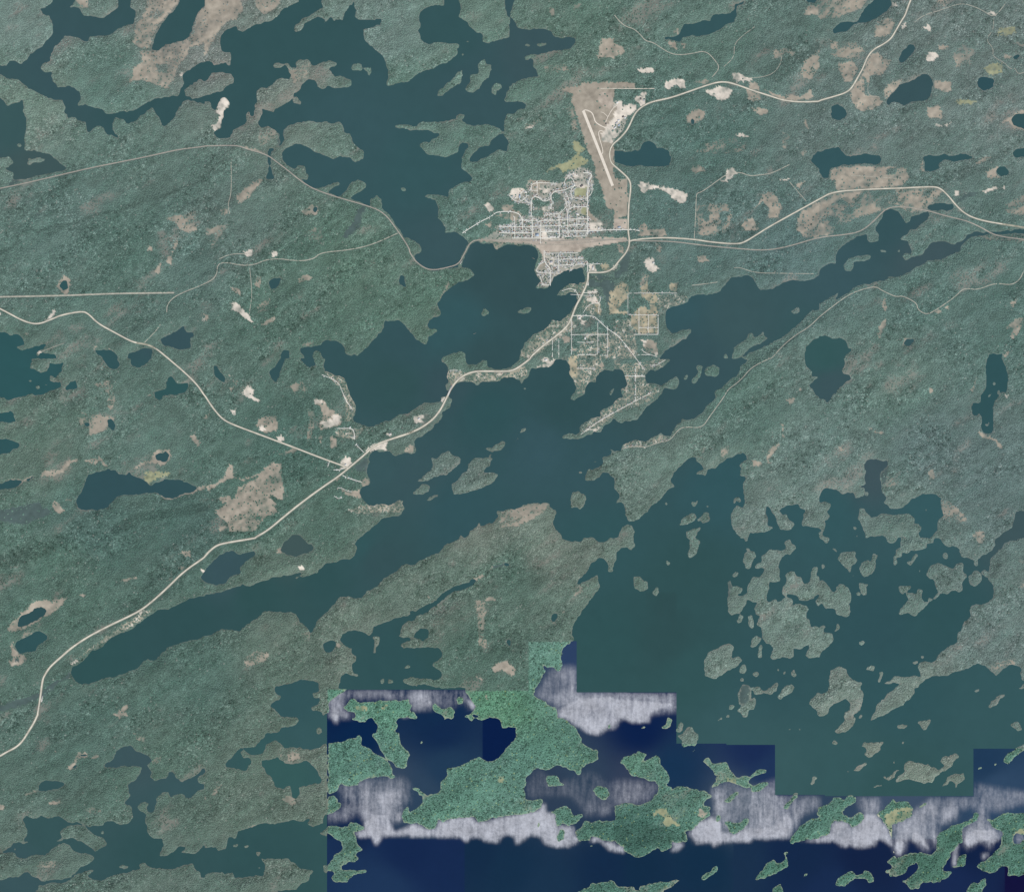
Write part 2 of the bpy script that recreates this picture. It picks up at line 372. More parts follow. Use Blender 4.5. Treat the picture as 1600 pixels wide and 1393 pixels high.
B 20,510 70,540 60,580 30,560
B 310,500 360,510 350,570 320,560
B 1410,40 1490,10 1430,80
T 4 1 L
W 0,720 20,690 80,655 130,650 130,590 150,550 200,510 290,450 370,425 380,480 420,500 460,480 465,430 440,400 450,350 490,300 510,240 560,230 610,250 650,300 670,340 700,330 720,280 780,270 850,250 860,280 830,320 740,390 700,400 690,430 640,450 625,480 690,480 710,560 720,600 790,590 850,530 880,495 960,485 1000,500 1050,510 1110,480 1160,430 1230,405 1310,410 1400,405 1592,385 1592,425 1450,430 1380,435 1320,425 1250,435 1180,450 1110,510 1080,560 1030,580 940,625 830,635 790,670 700,720 620,760 540,750 520,780 450,800 400,810 310,820 240,870 150,930 120,940 170,860 120,900 60,930 10,960 0,960
L 190,660 220,625 270,600 380,580 410,605 340,635 270,650 270,690 240,715 200,700
L 475,550 500,545 525,575 490,570
L 600,575 625,545 630,570
L 630,615 660,580 720,575 720,605 670,635 650,600
W 840,210 900,190 960,190 1050,195 1050,225 980,250 900,245 850,240
M 1060,190 1080,150 1130,120 1230,100 1240,125 1120,160
W 0,1215 40,1210 110,1240 150,1225 210,1270 220,1310 260,1325 240,1345 190,1393 0,1393
W 655,1280 680,1240 730,1235 748,1260 710,1295 670,1300
W 1310,1393 1320,1360 1400,1355 1420,1340 1425,1393
S 1260,95 1370,55 1390,75 1300,105
S 1395,80 1450,55 1450,80
B 490,960 510,930 535,1000 520,1025 485,985
B 460,1230 465,1150 515,1085 520,1130 490,1180 490,1235
B 900,1030 950,1010 960,1040 910,1045
B 975,990 1010,985 1000,1015
B 1475,965 1545,935 1500,1000
B 1450,1170 1550,1070 1590,1090 1580,1150 1500,1250 1485,1220 1510,1160
B 130,0 690,0 640,60 400,75 130,85
b 0,160 110,100 400,85 880,65 950,90 880,180 800,240 700,260 600,200 480,250 300,300 80,400 0,440
B 600,110 780,90 850,150 700,200 600,160
B 160,120 330,100 280,190 200,180
F 380,90 560,85 420,150
F 180,220 300,220 250,270
F 250,320 360,330 300,390
B 0,340 130,370 110,430 0,440
S 1060,90 1090,90 1075,130 1050,130
b 1440,200 1592,120 1592,300 1450,260
b 1200,440 1592,430 1592,490 1400,480
B 640,1290 660,1230 690,1230 650,1290
B 1430,1370 1480,1330 1460,1393
T 0 2 L
W 0,0 245,0 240,50 230,75 265,85 310,110 360,95 385,60 380,30 430,45 495,30 480,100 430,160 390,130 385,165 430,180 480,180 480,215 430,240 310,280 250,275 150,300 60,320 0,290
L 218,175 235,160 255,175 245,190
L 275,220 300,215 315,230 290,240
L 340,205 370,200 375,215 350,215
W 0,420 60,415 95,405 105,440 125,490 60,500 0,490
W 0,620 60,625 150,660 155,690 100,700 60,740 0,745
W 500,250 515,210 550,180 590,180 615,210 600,235 560,240
W 790,0 910,0 925,50 910,80 850,80 825,50
W 1015,40 1020,0 1180,0 1140,40 1090,70 1040,60
W 1200,260 1290,235 1300,150 1340,135 1370,185 1400,195 1460,180 1475,220 1440,260 1370,285 1320,270 1300,290 1270,290 1235,318 1205,300
W 830,475 870,475 895,510 890,560 870,560 845,530
W 650,500 690,490 690,530 665,530
W 1200,760 1230,735 1290,728 1318,750 1300,790 1260,805 1215,795
W 0,970 60,945 120,938 175,955 140,985 90,1005 0,1018
W 200,935 260,908 270,920 220,950
W 590,1110 605,1070 640,1010 660,975 690,905 760,880 830,862 900,868 940,900 970,910 1000,885 1030,910 1090,930 1150,970 1180,985 1220,960 1290,938 1380,940 1450,958 1510,985 1535,1015 1490,1040 1400,1060 1330,1085 1280,1080 1215,1045 1130,1045 1040,1065 960,1060 905,1075 870,1120 830,1155 740,1178 640,1170 600,1150
B 1180,790 1190,740 1240,705 1320,705 1340,750 1320,800 1250,830 1160,800 1060,860 1045,850 1150,790
B 610,465 660,460 680,490 650,500 640,530 620,510
B 500,830 530,800 610,765 610,780 540,830 500,880 430,915 320,910 330,870 480,870
B 660,795 780,765 840,830 820,840 780,795 730,825
B 410,1115 450,1115 510,1180 460,1210 430,1190
b 500,1090 560,1080 590,1095 520,1100
G 1120,890 1220,875 1320,890 1310,910 1190,950 1165,980 1115,940
B 1215,1045 1280,1080 1330,1085 1490,1040 1535,1015 1592,990 1592,1020 1540,1025 1500,1055 1400,1075 1330,1098 1270,1090
B 0,970 120,930 180,945 265,905 260,920 170,975 110,1010 175,955 120,938
B 1290,265 1320,240 1315,300 1290,295
B 1115,295 1170,275 1180,295
B 1480,610 1515,570 1520,600 1570,650 1540,690 1500,630
b 800,60 830,80 880,85 840,110
b 730,200 870,170 900,330 870,400 830,380 850,280
b 600,420 900,460 830,550 700,600 690,450
M 0,1180 300,1120 420,1200 200,1290 0,1260
d 6 700,0 640,70 610,110 600,170
d 6 690,540 670,600 620,660 600,700 620,790
d 60 900,1330 1100,1230 1350,1200 1592,1150
T 1 2 L
W 930,0 930,100 1000,120 1085,160 1110,220 1130,300 1180,370 1165,440 1150,490 1190,500 1260,530 1330,525 1390,485 1440,485 1490,450 1592,415 1592,0
W 740,0 860,0 850,60 810,70 770,40
W 585,0 620,0 620,30 590,90 575,150 545,182 515,150 500,90 540,70
W 60,60 95,60 110,100 140,120 160,190 110,170 75,120
W 1592,735 1520,740 1480,760 1440,720 1380,725 1320,715 1280,745 1275,830 1255,900 1285,935 1280,970 1210,1010 1205,1050 1230,1100 1280,1150 1330,1140 1380,1125 1440,1140 1500,1105 1555,1105 1530,1120 1550,1165 1520,1210 1400,1240 1340,1280 1240,1360 1195,1393 1592,1393
W 655,1393 680,1370 730,1365 755,1393
M 1275,760 1275,840 1260,880 1180,870 1160,840
B 850,320 930,320 940,370 970,400 1060,440 1065,510 1000,535 900,560 890,500 920,450 900,370 860,355
S 920,320 930,350 860,355 850,322
S 995,450 1020,435 1060,445 1060,500 960,540 890,500 1000,470
S 310,240 350,215 385,240 375,290 430,320 420,340 330,300 300,285
S 205,400 245,395 250,430 215,440
B 400,540 430,455 550,450 580,510 560,560 470,580
S 425,535 460,520 480,560 450,570 425,560
S 560,610 600,595 625,610 615,645 580,640
B 890,640 910,600 915,660 900,670
B 975,610 1030,620 1025,690 980,690
S 1040,815 1090,760 1140,770 1140,820 1090,865 1010,870 1080,840
S 1255,710 1320,660 1420,650 1410,715 1330,710 1260,745
S 1420,575 1460,580 1455,600 1420,600
B 0,1000 70,970 160,920 190,820 215,830 225,920 280,935 410,900 430,910 300,945 220,930 150,950 90,990 40,1030
B 80,1190 190,1110 240,1080 260,1000 400,940 470,850 530,815 590,815 605,1000 625,1030 600,1100 540,1140 570,1190 470,1240 390,1340 200,1345 160,1270
F 60,1020 230,940 330,950 240,1010 130,1050 60,1045
F 390,1240 430,1225 440,1250 400,1270
B 120,1310 170,1310 120,1350
B 120,1080 200,1060 230,1110 130,1120
B 1210,960 1250,930 1290,940 1280,975 1230,1000
B 1050,1010 1130,1040 1200,1010 1210,1090 1170,1080 1100,1060
t 930,80 1085,160 1180,370 1150,490 1090,490 1100,350 1060,220 930,120
t 1010,560 1250,540 1170,640 1020,610
t 1200,1140 1540,1110 1540,1190 1240,1210 1100,1180
b 640,220 760,180 830,300 750,310
b 800,400 850,400 840,640 800,690
B 170,130 200,125 190,150
B 190,230 220,220 215,255
b 220,170 260,170 250,210
B 0,440 50,410 30,460 0,470
B 1000,930 1050,930 1030,960
B 1560,700 1592,690 1592,735 1565,730
b 560,750 700,700 740,710 700,730 610,740
D 500,1080 540,1060 600,1110 560,1120
T 2 2 W
L 240,0 430,0 435,45 460,50 520,48 560,15 600,20 605,65 640,75 700,82 750,78 830,30 860,0 1210,0 1250,80 1240,120 1270,160 1300,220 1290,270 1250,290 1248,310 1275,325 1310,300 1345,290 1365,260 1365,230 1390,200 1400,180 1450,190 1450,150 1480,110 1510,85 1592,100 1592,0 1240,0 1190,12 1140,10 1120,40 1080,70 1020,70 960,75 930,110 930,140 880,165 870,205 855,165 800,145 740,145 700,175 640,180 560,185 510,205 485,180 430,178 370,195 330,220 300,290 310,310 335,310 310,370 250,420 240,490 200,510 150,570 100,600 40,635 40,670 45,710 40,740 0,750 0,410 110,350 240,335 245,300 290,290 315,235 285,250 285,210 310,190 290,150 300,90 285,40 250,15
L 875,235 890,218 910,225 900,240
L 1592,90 1592,360 1560,360 1550,365 1490,410 1480,450 1430,460 1380,485 1340,510 1325,545 1330,570 1285,600 1250,580 1200,595 1185,620 1240,625 1290,630 1350,615 1400,590 1440,570 1490,565 1500,530 1545,505 1592,460 1592,230 1550,255 1545,290 1580,275
W 1510,85 1592,105 1592,350 1500,400 1300,500 1300,330 1450,200 1480,110
L 1545,285 1550,255 1592,225 1592,250 1570,275
L 795,660 830,630 860,590 850,580 890,535 910,545 900,570 865,585 850,620 820,650
L 610,760 640,720 580,700 600,690 640,690 680,665 720,670 710,650 745,645 740,680 710,715 650,710 635,740 620,765
L 335,1055 325,970 380,945 400,900 440,880 470,810 515,765 560,780 600,765 650,780 625,820 570,870 575,890 650,885 695,905 640,960 570,1000 520,1020 450,1035 390,1055
L 50,960 110,910 180,850 185,810 170,765 220,780 245,740 310,720 330,755 390,770 400,800 350,850 290,890 210,910 150,950 90,955
L 25,1045 80,990 120,975 160,990 150,1030 110,1050 40,1060
L 130,1110 150,1080 180,1065 215,1055 225,1065 190,1085 150,1112
L 62,1130 75,1122 78,1130
L 1255,1155 1250,1100 1270,1040 1310,1030 1330,1055 1365,1050 1372,1090 1355,1130 1320,1165 1285,1155
L 1305,890 1320,878 1345,888 1320,900
L 1435,810 1450,790 1455,800 1440,812
L 1592,720 1545,695 1560,710 1575,755 1500,765 1510,810 1470,840 1420,865 1395,850 1380,900 1362,950 1410,950 1470,930 1500,890 1540,880 1592,930
L 380,1393 400,1360 420,1393 440,1393 470,1340 530,1310 530,1275 555,1275 550,1305 600,1290 650,1270 680,1230 675,1190 700,1190 760,1170 840,1170 920,1130 970,1120 1050,1125 1075,1125 1090,1160 1120,1180 1135,1165 1140,1200 1120,1230 1110,1290 1140,1330 1170,1360 1190,1393
S 30,455 110,430 120,460 95,475 110,500 40,510 30,480
S 245,320 280,300 290,320 250,345
t 260,90 430,120 650,120 760,90 900,60 930,130 870,165 700,170 510,200 430,175 330,215 300,180
S 980,60 1060,40 1120,0 1140,10 1090,70 1020,70
S 1030,0 1090,0 1080,35 1030,30
t 1230,20 1500,0 1500,90 1450,180 1370,250 1290,290 1310,220 1250,120
t 1592,360 1490,420 1430,470 1330,570 1440,560 1592,450
S 1430,545 1490,535 1480,560 1430,570
B 0,670 40,680 40,730 0,740
b 700,1200 970,1130 1080,1130 1050,1200 850,1300 700,1320
T 3 2 W
L 0,90 60,80 80,120 95,180 80,230 50,235 70,290 0,340 0,475 20,475 30,500 80,490 165,475 200,440 250,380 320,320 360,280 375,235 430,235 480,235 500,200 500,150 480,140 420,170 360,215 310,190 260,200 240,160 245,120 280,85 320,100 400,45 435,10 430,0 0,0
L 538,165 545,135 575,110 580,130 565,160
L 605,195 600,160 640,130 655,100 640,70 660,50 685,60 675,110 670,145 640,165 630,195
L 700,100 720,65 760,45 810,70 810,125 775,145 720,135
L 910,0 945,0 935,5
L 0,720 45,715 70,665 160,630 240,640 310,605 350,580 410,600 445,600 480,520 520,495 520,460 560,480 620,465 680,420 740,350 780,310 775,260 820,230 850,200 900,170 970,120 985,60 1040,0 1480,0 1480,40 1510,80 1530,100 1540,140 1592,140 1540,190 1515,210 1555,260 1592,310 1592,1393 1040,1393 1050,1350 1140,1345 1190,1350 1245,1310 1190,1310 1190,1240 1170,1200 1180,1140 1210,1160 1230,1200 1250,1210 1260,1260 1280,1300 1290,1335 1370,1330 1405,1295 1370,1260 1345,1215 1310,1215 1285,1180 1310,1150 1360,1135 1430,1130 1445,1160 1490,1175 1470,1210 1455,1300 1510,1300 1592,1310 1592,1393 985,1393 940,1340 905,1290 905,1210 950,1145 1000,1160 1020,1100 1005,1040 1000,980 1020,920 975,910 985,850 970,830 1010,800 1040,790 1035,760 1000,725 940,750 880,770 810,820 780,850 720,865 705,905 630,895 690,860 670,820 640,795 630,770 590,770 560,790 500,840 440,920 440,960 460,985 440,1010 410,1020 370,1080 330,1120 280,1150 250,1190 190,1240 140,1265 110,1260 90,1200 80,1140 60,1115 10,1130 40,1080 30,1040 0,1020
L 1592,1300 1592,1393 1590,1393
W 1190,1345 1260,1310 1290,1340 1370,1335 1410,1300 1450,1300 1520,1310 1592,1320 1592,1393 1045,1393 1050,1350
L 925,1110 930,1085 970,1075 985,1105 975,1115 950,1100 935,1120
L 385,1130 400,1118 410,1135 395,1145
L 605,1150 600,1110 630,1120 645,1095 655,1105 630,1150
L 708,1150 725,1135 740,1150 720,1160
L 500,1305 520,1260 560,1220 600,1200 640,1220 620,1260 560,1290
L 640,1275 645,1250 690,1220 700,1190 725,1195 745,1250 710,1280 690,1285 665,1260
L 555,1393 555,1350 620,1320 665,1300 670,1320 640,1370 620,1393
L 20,1393 50,1330 110,1285 140,1300 155,1345 145,1393
L 450,1000 460,985 470,1000 455,1010
t 30,50 400,0 380,70 250,110 240,200 370,230 280,330 160,380 20,430 0,340 70,290 100,180
t 0,0 60,60 0,80
B 60,230 160,230 160,250 70,250
S 60,700 150,680 240,695 160,670
t 60,680 160,640 300,620 390,590 430,630 250,680 100,700
B 1340,320 1400,300 1390,350 1360,360
B 1430,230 1470,240 1440,260
B 1300,510 1315,520 1310,590 1330,620 1310,620
B 1180,760 1200,720 1290,650 1250,740 1200,790 1210,820 1190,810
B 1070,785 1150,810 1130,830 1080,835
b 640,690 700,690 700,780 640,770
b 830,700 890,680 880,760 830,760
M 1180,1150 1230,1200 1250,1290 1200,1300 1180,1240
T 4 2 L
W 0,0 190,0 210,40 180,90 190,125 240,120 260,150 200,190 150,240 100,300 65,340 40,320 0,315
W 1300,0 1420,0 1450,60 1465,130 1460,260 1410,270 1370,320 1345,380 1355,470 1360,530 1335,585 1280,580 1255,530 1265,460 1245,420 1225,450 1190,430 1185,380 1200,350 1250,345 1265,280 1300,220 1295,150 1290,60
L 1345,200 1358,180 1370,195 1358,210
L 1305,300 1325,270 1350,262 1340,290 1315,310
L 1283,515 1310,505 1315,485 1327,500 1315,522 1295,525
L 1385,275 1395,245 1410,245 1400,280
W 0,1075 20,1030 50,1005 130,1015 180,1050 270,1040 280,1085 350,1070 350,1000 310,1000 360,965 345,930 365,880 350,820 370,785 430,780 500,795 540,780 530,830 475,890 475,940 490,1000 490,1040 525,1060 505,1120 560,1160 600,1168 670,1145 720,1090 770,1070 810,1050 890,1045 920,1070 955,1085 950,1150 960,1220 920,1270 920,1330 880,1380 860,1393 790,1393 770,1360 790,1320 770,1290 740,1280 740,1240 690,1205 560,1215 480,1205 440,1230 400,1240 390,1210 355,1195 350,1160 310,1170 305,1240 330,1300 350,1340 365,1370 360,1393 60,1393 20,1370 40,1330 50,1290 30,1265 80,1225 60,1190 100,1130 40,1110 0,1120
W 360,1393 400,1375 490,1375 520,1393
W 610,1393 650,1380 680,1393
L 355,1055 370,1040 388,1055 370,1070
L 820,1180 835,1170 842,1185 828,1190
L 255,1310 275,1300 295,1320 275,1335
L 280,1385 295,1368 302,1380 290,1393
W 0,1320 20,1330 15,1350 0,1350
W 1592,1180 1540,1190 1520,1210 1505,1270 1500,1310 1440,1350 1380,1393 1592,1393
B 850,235 880,235 895,260 870,275
B 365,540 410,545 400,560 500,570 510,585 430,575
B 840,880 880,855 900,930 850,940
B 1240,555 1260,570 1280,590 1330,600 1380,630 1410,660 1420,700 1400,710 1370,650 1320,620 1270,620 1240,590
b 1355,480 1375,500 1360,560 1340,585
S 1440,285 1475,285 1460,320
B 1180,1393 1220,1350 1290,1340 1290,1393
b 1180,250 1220,130 1225,150 1190,270
b 960,1100 1030,1120 1150,1250 1050,1290 950,1230
b 150,680 190,710 170,730
b 490,950 640,870 620,960 520,1020
M 480,890 540,800 520,960 490,990
T 0 3 L
W 130,690 150,620 230,580 280,545 320,542 360,560 350,595 290,640 230,670 180,690
W 105,840 120,815 180,780 260,740 300,722 350,735 370,760 350,800 300,830 270,880 210,890 150,903 125,870
W 550,1040 560,1015 610,985 660,940 720,875 790,850 830,810 870,775 930,740 1040,700 1080,660 1150,615 1220,565 1310,545 1400,510 1480,475 1540,455 1592,450 1592,765 1540,790 1480,800 1400,815 1340,840 1290,860 1260,900 1220,945 1190,950 1150,935 1100,975 1050,1020 960,1050 900,1080 820,1090 740,1120 690,1135 640,1140 600,1120 565,1085
W 1592,260 1555,310 1592,345
M 0,1300 150,1250 300,1210 370,1150 450,1105 520,1080 550,1060 550,1085 470,1120 400,1190 300,1250 150,1310 0,1345
B 55,710 100,640 160,590 260,500 310,485 380,490 540,465 460,550 400,590 300,650 200,710 100,740
B 620,450 670,430 650,465
B 85,830 110,810 110,860 140,900 200,905 210,940 170,985 80,1000 65,960 100,940
M 120,930 150,930 155,965 130,955
b 200,730 300,680 330,700 250,735 160,780
B 910,345 960,320 1060,295 1070,305 1010,330 930,350
B 1400,100 1480,100 1490,160 1440,140
b 1300,260 1340,270 1340,320 1300,330
B 1370,240 1430,220 1440,250
S 1540,250 1590,240 1585,265
B 880,1370 940,1320 1000,1300 970,1350 1005,1380 930,1393
S 1080,580 1140,565 1170,590 1100,620
S 540,990 590,945 610,970 560,1000
t 550,1010 700,850 900,720 1080,590 1210,550 1040,680 820,810 690,880
M 530,1050 550,1040 550,1080 520,1085
d 80 0,200 150,140 400,60
T 1 3 L
W 0,440 80,430 200,395 300,373 350,375 430,340 560,300 660,290 750,262 745,285 680,325 760,300 870,270 940,195 1020,190 1080,165 1130,165 1165,135 1185,80 1160,40 1195,0 1592,0 1592,205 1550,210 1480,270 1390,320 1330,380 1260,420 1220,470 1170,478 1120,455 1100,450 1060,455 990,520 920,600 870,640 860,690 835,725 815,735 800,705 740,650 710,600 680,580 600,575 500,565 450,580 410,620 330,665 270,730 230,720 140,710 60,745 0,765
W 0,350 60,365 170,355 180,320 230,290 270,290 280,220 320,180 390,140 395,100 340,110 270,125 215,92 160,110 110,140 20,225 0,250
W 590,100 610,50 660,0 750,0 800,40 850,75 830,105 760,130 700,150 620,125
W 915,820 960,800 1020,805 1010,860 970,895 930,880
W 1592,590 1500,615 1420,645 1350,670 1310,690 1300,740 1270,760 1230,730 1170,715 1110,715 1070,755 1050,790 1065,820 1120,860 1145,855 1130,895 1180,920 1170,960 1140,970 1140,1020 1160,1055 1210,1060 1180,1080 1130,1070 1080,1050 1050,1085 1040,1175 1592,1178
W 500,1300 560,1260 590,1235 540,1200 545,1165 640,1130 740,1110 770,1100 840,1110 890,1130 900,1180 880,1210 840,1215 850,1240 890,1240 890,1290 820,1320 830,1345 900,1340 920,1370 960,1360 960,1280 1100,1180 1592,1180 1592,1393 700,1393 640,1385 590,1385 540,1330
L 890,1130 960,1170 960,1270 920,1280 910,1330 960,1330 930,1370 900,1340 830,1345 820,1320 890,1290 890,1240 840,1240 840,1210 890,1210
L 960,1180 1040,1180 1030,1230 990,1255 960,1250
L 1075,1330 1090,1300 1130,1260 1160,1235 1200,1280 1280,1270 1592,1255 1592,1393 1170,1393 1165,1360 1120,1345
L 1310,765 1360,765 1360,800 1335,850 1335,900 1310,900 1315,860 1325,820
L 1592,635 1570,640 1530,700 1500,770 1540,780 1592,770
L 1592,805 1555,810 1515,845 1550,855 1592,845
L 1592,985 1560,990 1550,1015 1592,1010
L 1592,1090 1550,1095 1545,1125 1592,1140
L 1365,1100 1395,1095 1405,1125 1375,1130
L 1420,1120 1430,1100 1470,1110 1450,1130 1425,1132
L 1440,980 1450,978 1450,988
L 590,1220 605,1215 600,1230
b 700,770 820,720 820,800 740,800
b 300,950 400,870 500,900 480,960 330,1000
B 1030,810 1060,830 1060,860 1030,850
G 1170,1310 1250,1290 1260,1350 1200,1350
G 1370,1320 1420,1290 1430,1300 1380,1340
S 730,220 770,210 780,250 740,260
B 560,80 590,70 590,120 565,115
D 370,150 500,130 530,170 480,220 400,230
T 2 3 L
W 0,0 390,0 330,30 270,60 230,110 150,140 90,170 40,215 0,220
W 1190,0 1340,0 1350,10 1310,40 1280,30 1240,20 1190,15
W 1440,0 1560,0 1530,20 1480,35 1440,15
W 0,565 50,570 80,552 140,520 200,480 260,430 310,395 380,370 460,350 490,320 530,330 505,362 440,398 350,424 290,456 230,508 170,548 100,598 50,615 30,645 0,645
W 1592,180 1580,260 1545,265 1540,220 1515,160 1480,150 1410,200 1395,240 1330,300 1290,360 1340,350 1440,305 1468,280 1470,340 1485,375 1430,450 1370,530 1300,610 1265,690 1262,740 1280,790 1240,820 1190,860 1180,930 1190,1000 1180,1030 1140,1035 1110,1005 1065,1010 1045,985 1035,1000 1060,1040 1020,1110 975,1180 970,1230 1010,1245 1060,1270 1100,1310 1140,1320 1150,1393 1592,1393
W 730,195 760,195 780,215 740,218
W 1097,620 1105,592 1130,582 1155,595 1155,630 1130,650 1105,645
W 750,800 780,782 790,810 780,850 755,830
W 50,730 90,700 150,715 150,780 110,800 95,840 60,855 0,850 0,780 30,770
W 0,850 90,855 215,850 255,890 250,920 190,970 180,1000 250,1035 260,1060 245,1095 190,1105 140,1095 60,1085 0,1080
L 0,790 40,780 80,790 98,820 80,845 40,855 0,845
W 0,1140 120,1145 220,1160 330,1170 440,1155 430,1185 460,1240 520,1310 490,1350 440,1380 400,1393 345,1393 355,1345 320,1310 250,1330 190,1280 170,1320 180,1350 260,1380 290,1393 60,1393 30,1350 0,1350
L 365,1260 380,1230 420,1250 420,1290 380,1300
L 0,1290 20,1300 10,1330 0,1330
W 480,1393 490,1375 530,1375 540,1393
B 640,1010 700,960 750,960 830,1010 820,1060 790,1080 760,1050 715,1025 665,1050
B 515,1080 550,1085 580,1105 560,1115
B 570,480 620,455 670,470 670,495 600,490
B 495,325 540,295 580,285 570,305 510,330
B 600,250 650,230 640,250
b 510,480 590,500 580,700 600,850 540,840 530,650
b 150,480 140,460 165,460
B 1185,580 1210,550 1200,590
b 1250,390 1330,370 1350,420 1280,450
b 1100,655 1140,655 1120,680
B 590,1230 615,1220 600,1270
M 640,220 740,190 740,215 660,240
T 3 3 W
L 0,0 150,0 158,50 130,105 100,70 50,80 20,110 15,170 0,180
L 560,0 640,0 665,30 650,80 640,120 600,150 570,150 590,70 595,20
L 155,300 205,300 225,340 255,340 265,380 230,415 200,415 155,395
L 300,425 330,385 350,385 350,430 325,450
L 290,195 305,175 300,200
L 398,190 415,182 432,195 415,215
L 705,112 720,105 718,115
L 735,88 745,85 742,97
L 470,438 480,435 478,447
L 1000,0 1030,0 1040,20 1015,32
L 990,190 1000,150 1025,110 1020,80 1035,78 1045,105 1080,100 1100,130 1075,180 1060,235 1020,240 1015,210
L 1085,235 1110,200 1150,185 1140,150 1180,120 1220,85 1270,95 1330,100 1340,80 1310,50 1330,25 1360,15 1375,60 1410,60 1415,80 1370,130 1350,115 1310,150 1285,190 1275,230 1285,280 1285,335 1250,345 1205,340 1195,410 1170,480 1200,490 1250,470 1265,500 1300,490 1320,465 1380,470 1385,500 1365,530 1420,515 1500,525 1520,545 1485,590 1490,630 1520,640 1520,700 1560,680 1592,690 1592,930 1530,930 1485,915 1520,860 1510,830 1440,875 1390,850 1395,920 1370,940 1300,930 1240,950 1210,930 1240,850 1210,830 1170,820 1160,780 1140,690 1100,680 1130,620 1170,600 1100,600 1090,540 1120,500 1080,500 1035,480 1020,520 980,580 910,600 885,570 885,490 880,460 890,400 880,340 910,330 910,370 960,375 1000,400 990,430 960,430 970,450 1010,450 1035,430 1030,370 1050,340 1075,300 1130,310 1160,250 1180,230
L 910,300 930,275 970,270 950,305 920,318
M 878,340 905,320 910,390 890,460 878,460
L 1310,440 1310,370 1340,340 1335,290 1370,268 1400,270 1410,300 1445,305 1470,360 1510,350 1530,310 1520,270 1545,235 1585,235 1560,285 1592,310 1592,430 1540,470 1490,490 1440,485 1420,450 1340,438 1330,460
L 960,665 965,610 985,590 1005,620 985,660
L 1035,680 1040,610 1065,600 1078,640 1080,690 1070,710
L 1060,845 1070,780 1100,760 1150,780 1140,800 1100,840 1075,852
L 1115,935 1120,850 1150,830 1140,930
M 1110,740 1150,700 1160,780 1120,780
L 700,1060 705,940 740,880 800,855 870,825 900,815 930,845 905,890 900,940 960,920 995,950 960,990 880,1030 830,1070 770,1100 740,1080
L 965,1050 985,1000 1015,980 1030,1020 1010,1050
L 1075,1065 1095,1035 1125,1040 1105,1075
L 1113,1015 1125,1000 1128,1022
L 975,1090 1015,1090 1015,1120 985,1122
M 975,1300 970,1240 985,1150 1020,1140 1070,1110 1050,1200 1040,1280
L 1060,1165 1120,1150 1160,1190 1220,1150 1255,1120 1275,1130 1265,1180 1210,1215 1160,1205 1100,1220
L 970,1330 1010,1290 1060,1270 1090,1230 1105,1270 1090,1340 1050,1340 1030,1393 1000,1393 990,1360 955,1340
L 970,1300 960,1220 985,1145 1025,1140 1060,1160 1070,1220 1060,1275
L 1265,1240 1290,1200 1340,1150 1380,1140 1410,1165 1370,1210 1290,1250
L 1265,1020 1275,995 1285,1025 1270,1038
L 1375,1055 1400,1020 1418,1070 1400,1092
L 1305,1040 1325,1032 1330,1050 1312,1056
L 1310,965 1320,958 1324,972
L 1505,1290 1530,1250 1592,1190 1592,1370 1560,1330
L 885,1335 895,1300 920,1295 938,1310 910,1335
L 870,1393 885,1370 905,1372 900,1393
L 1215,420 1222,413 1225,424
L 1268,422 1275,418 1276,428
L 1565,480 1592,465 1592,530 1575,510
T 4 3 W
L 0,0 80,0 75,45 40,30
L 95,75 130,90 135,118 105,95
L 520,0 610,0 600,35 570,45 535,30
L 640,0 900,0 890,35 830,40 830,80 760,100 710,90 690,120 640,100 640,150 600,165 605,200 580,215 575,190 590,140 600,90 630,80
L 0,340 35,325 75,370 100,430 130,420 130,380 160,358 195,360 240,410 255,490 235,520 250,570 230,610 205,625 130,590 120,550 50,545 20,500 0,530
L 15,215 35,200 50,220 25,238
L 148,160 170,115 240,105 283,105 280,140 298,170 260,210 240,268 200,230 170,190
L 250,285 262,282 275,302 260,302
L 315,240 325,195 370,170 400,185 415,160 410,120 430,112 453,140 440,180 430,240 400,280 350,287 320,270
L 305,370 315,355 385,352 388,370 365,385 370,440 340,450 315,410
L 285,435 290,415 320,430 310,448
L 505,292 515,280 522,290 510,300
L 650,250 670,245 665,258
L 765,262 780,243 790,255 775,268
L 680,185 700,180 720,185 725,150 755,120 770,135 740,175 715,210 690,208
L 950,140 965,110 990,110 1003,140 990,165 960,160
L 615,380 660,372 715,375 700,400 650,435 630,425
L 610,590 650,540 690,470 680,430 720,425 750,440 770,400 810,400 805,440 790,470 810,490 840,485 850,455 885,475 850,505 810,545 770,590 740,610 710,605 690,580 640,595
L 655,605 675,600 680,613 660,615
L 885,475 920,420 935,430 915,465 890,482
L 830,290 860,220 920,195 980,210 1020,235 1055,240 1060,200 1115,195 1120,230 1110,250 1155,300 1120,340 1110,400 1085,420 1055,400 990,430 930,430 905,390 890,330 850,310
L 1165,300 1200,265 1240,265 1260,290 1255,340 1220,375 1175,365
L 1260,270 1290,250 1320,270 1310,300 1270,295
L 960,30 950,0 1370,0 1370,50 1330,100 1260,140 1230,170 1235,215 1215,232 1195,215 1200,180 1170,160 1110,150 1085,110 1090,80 1050,60 990,65
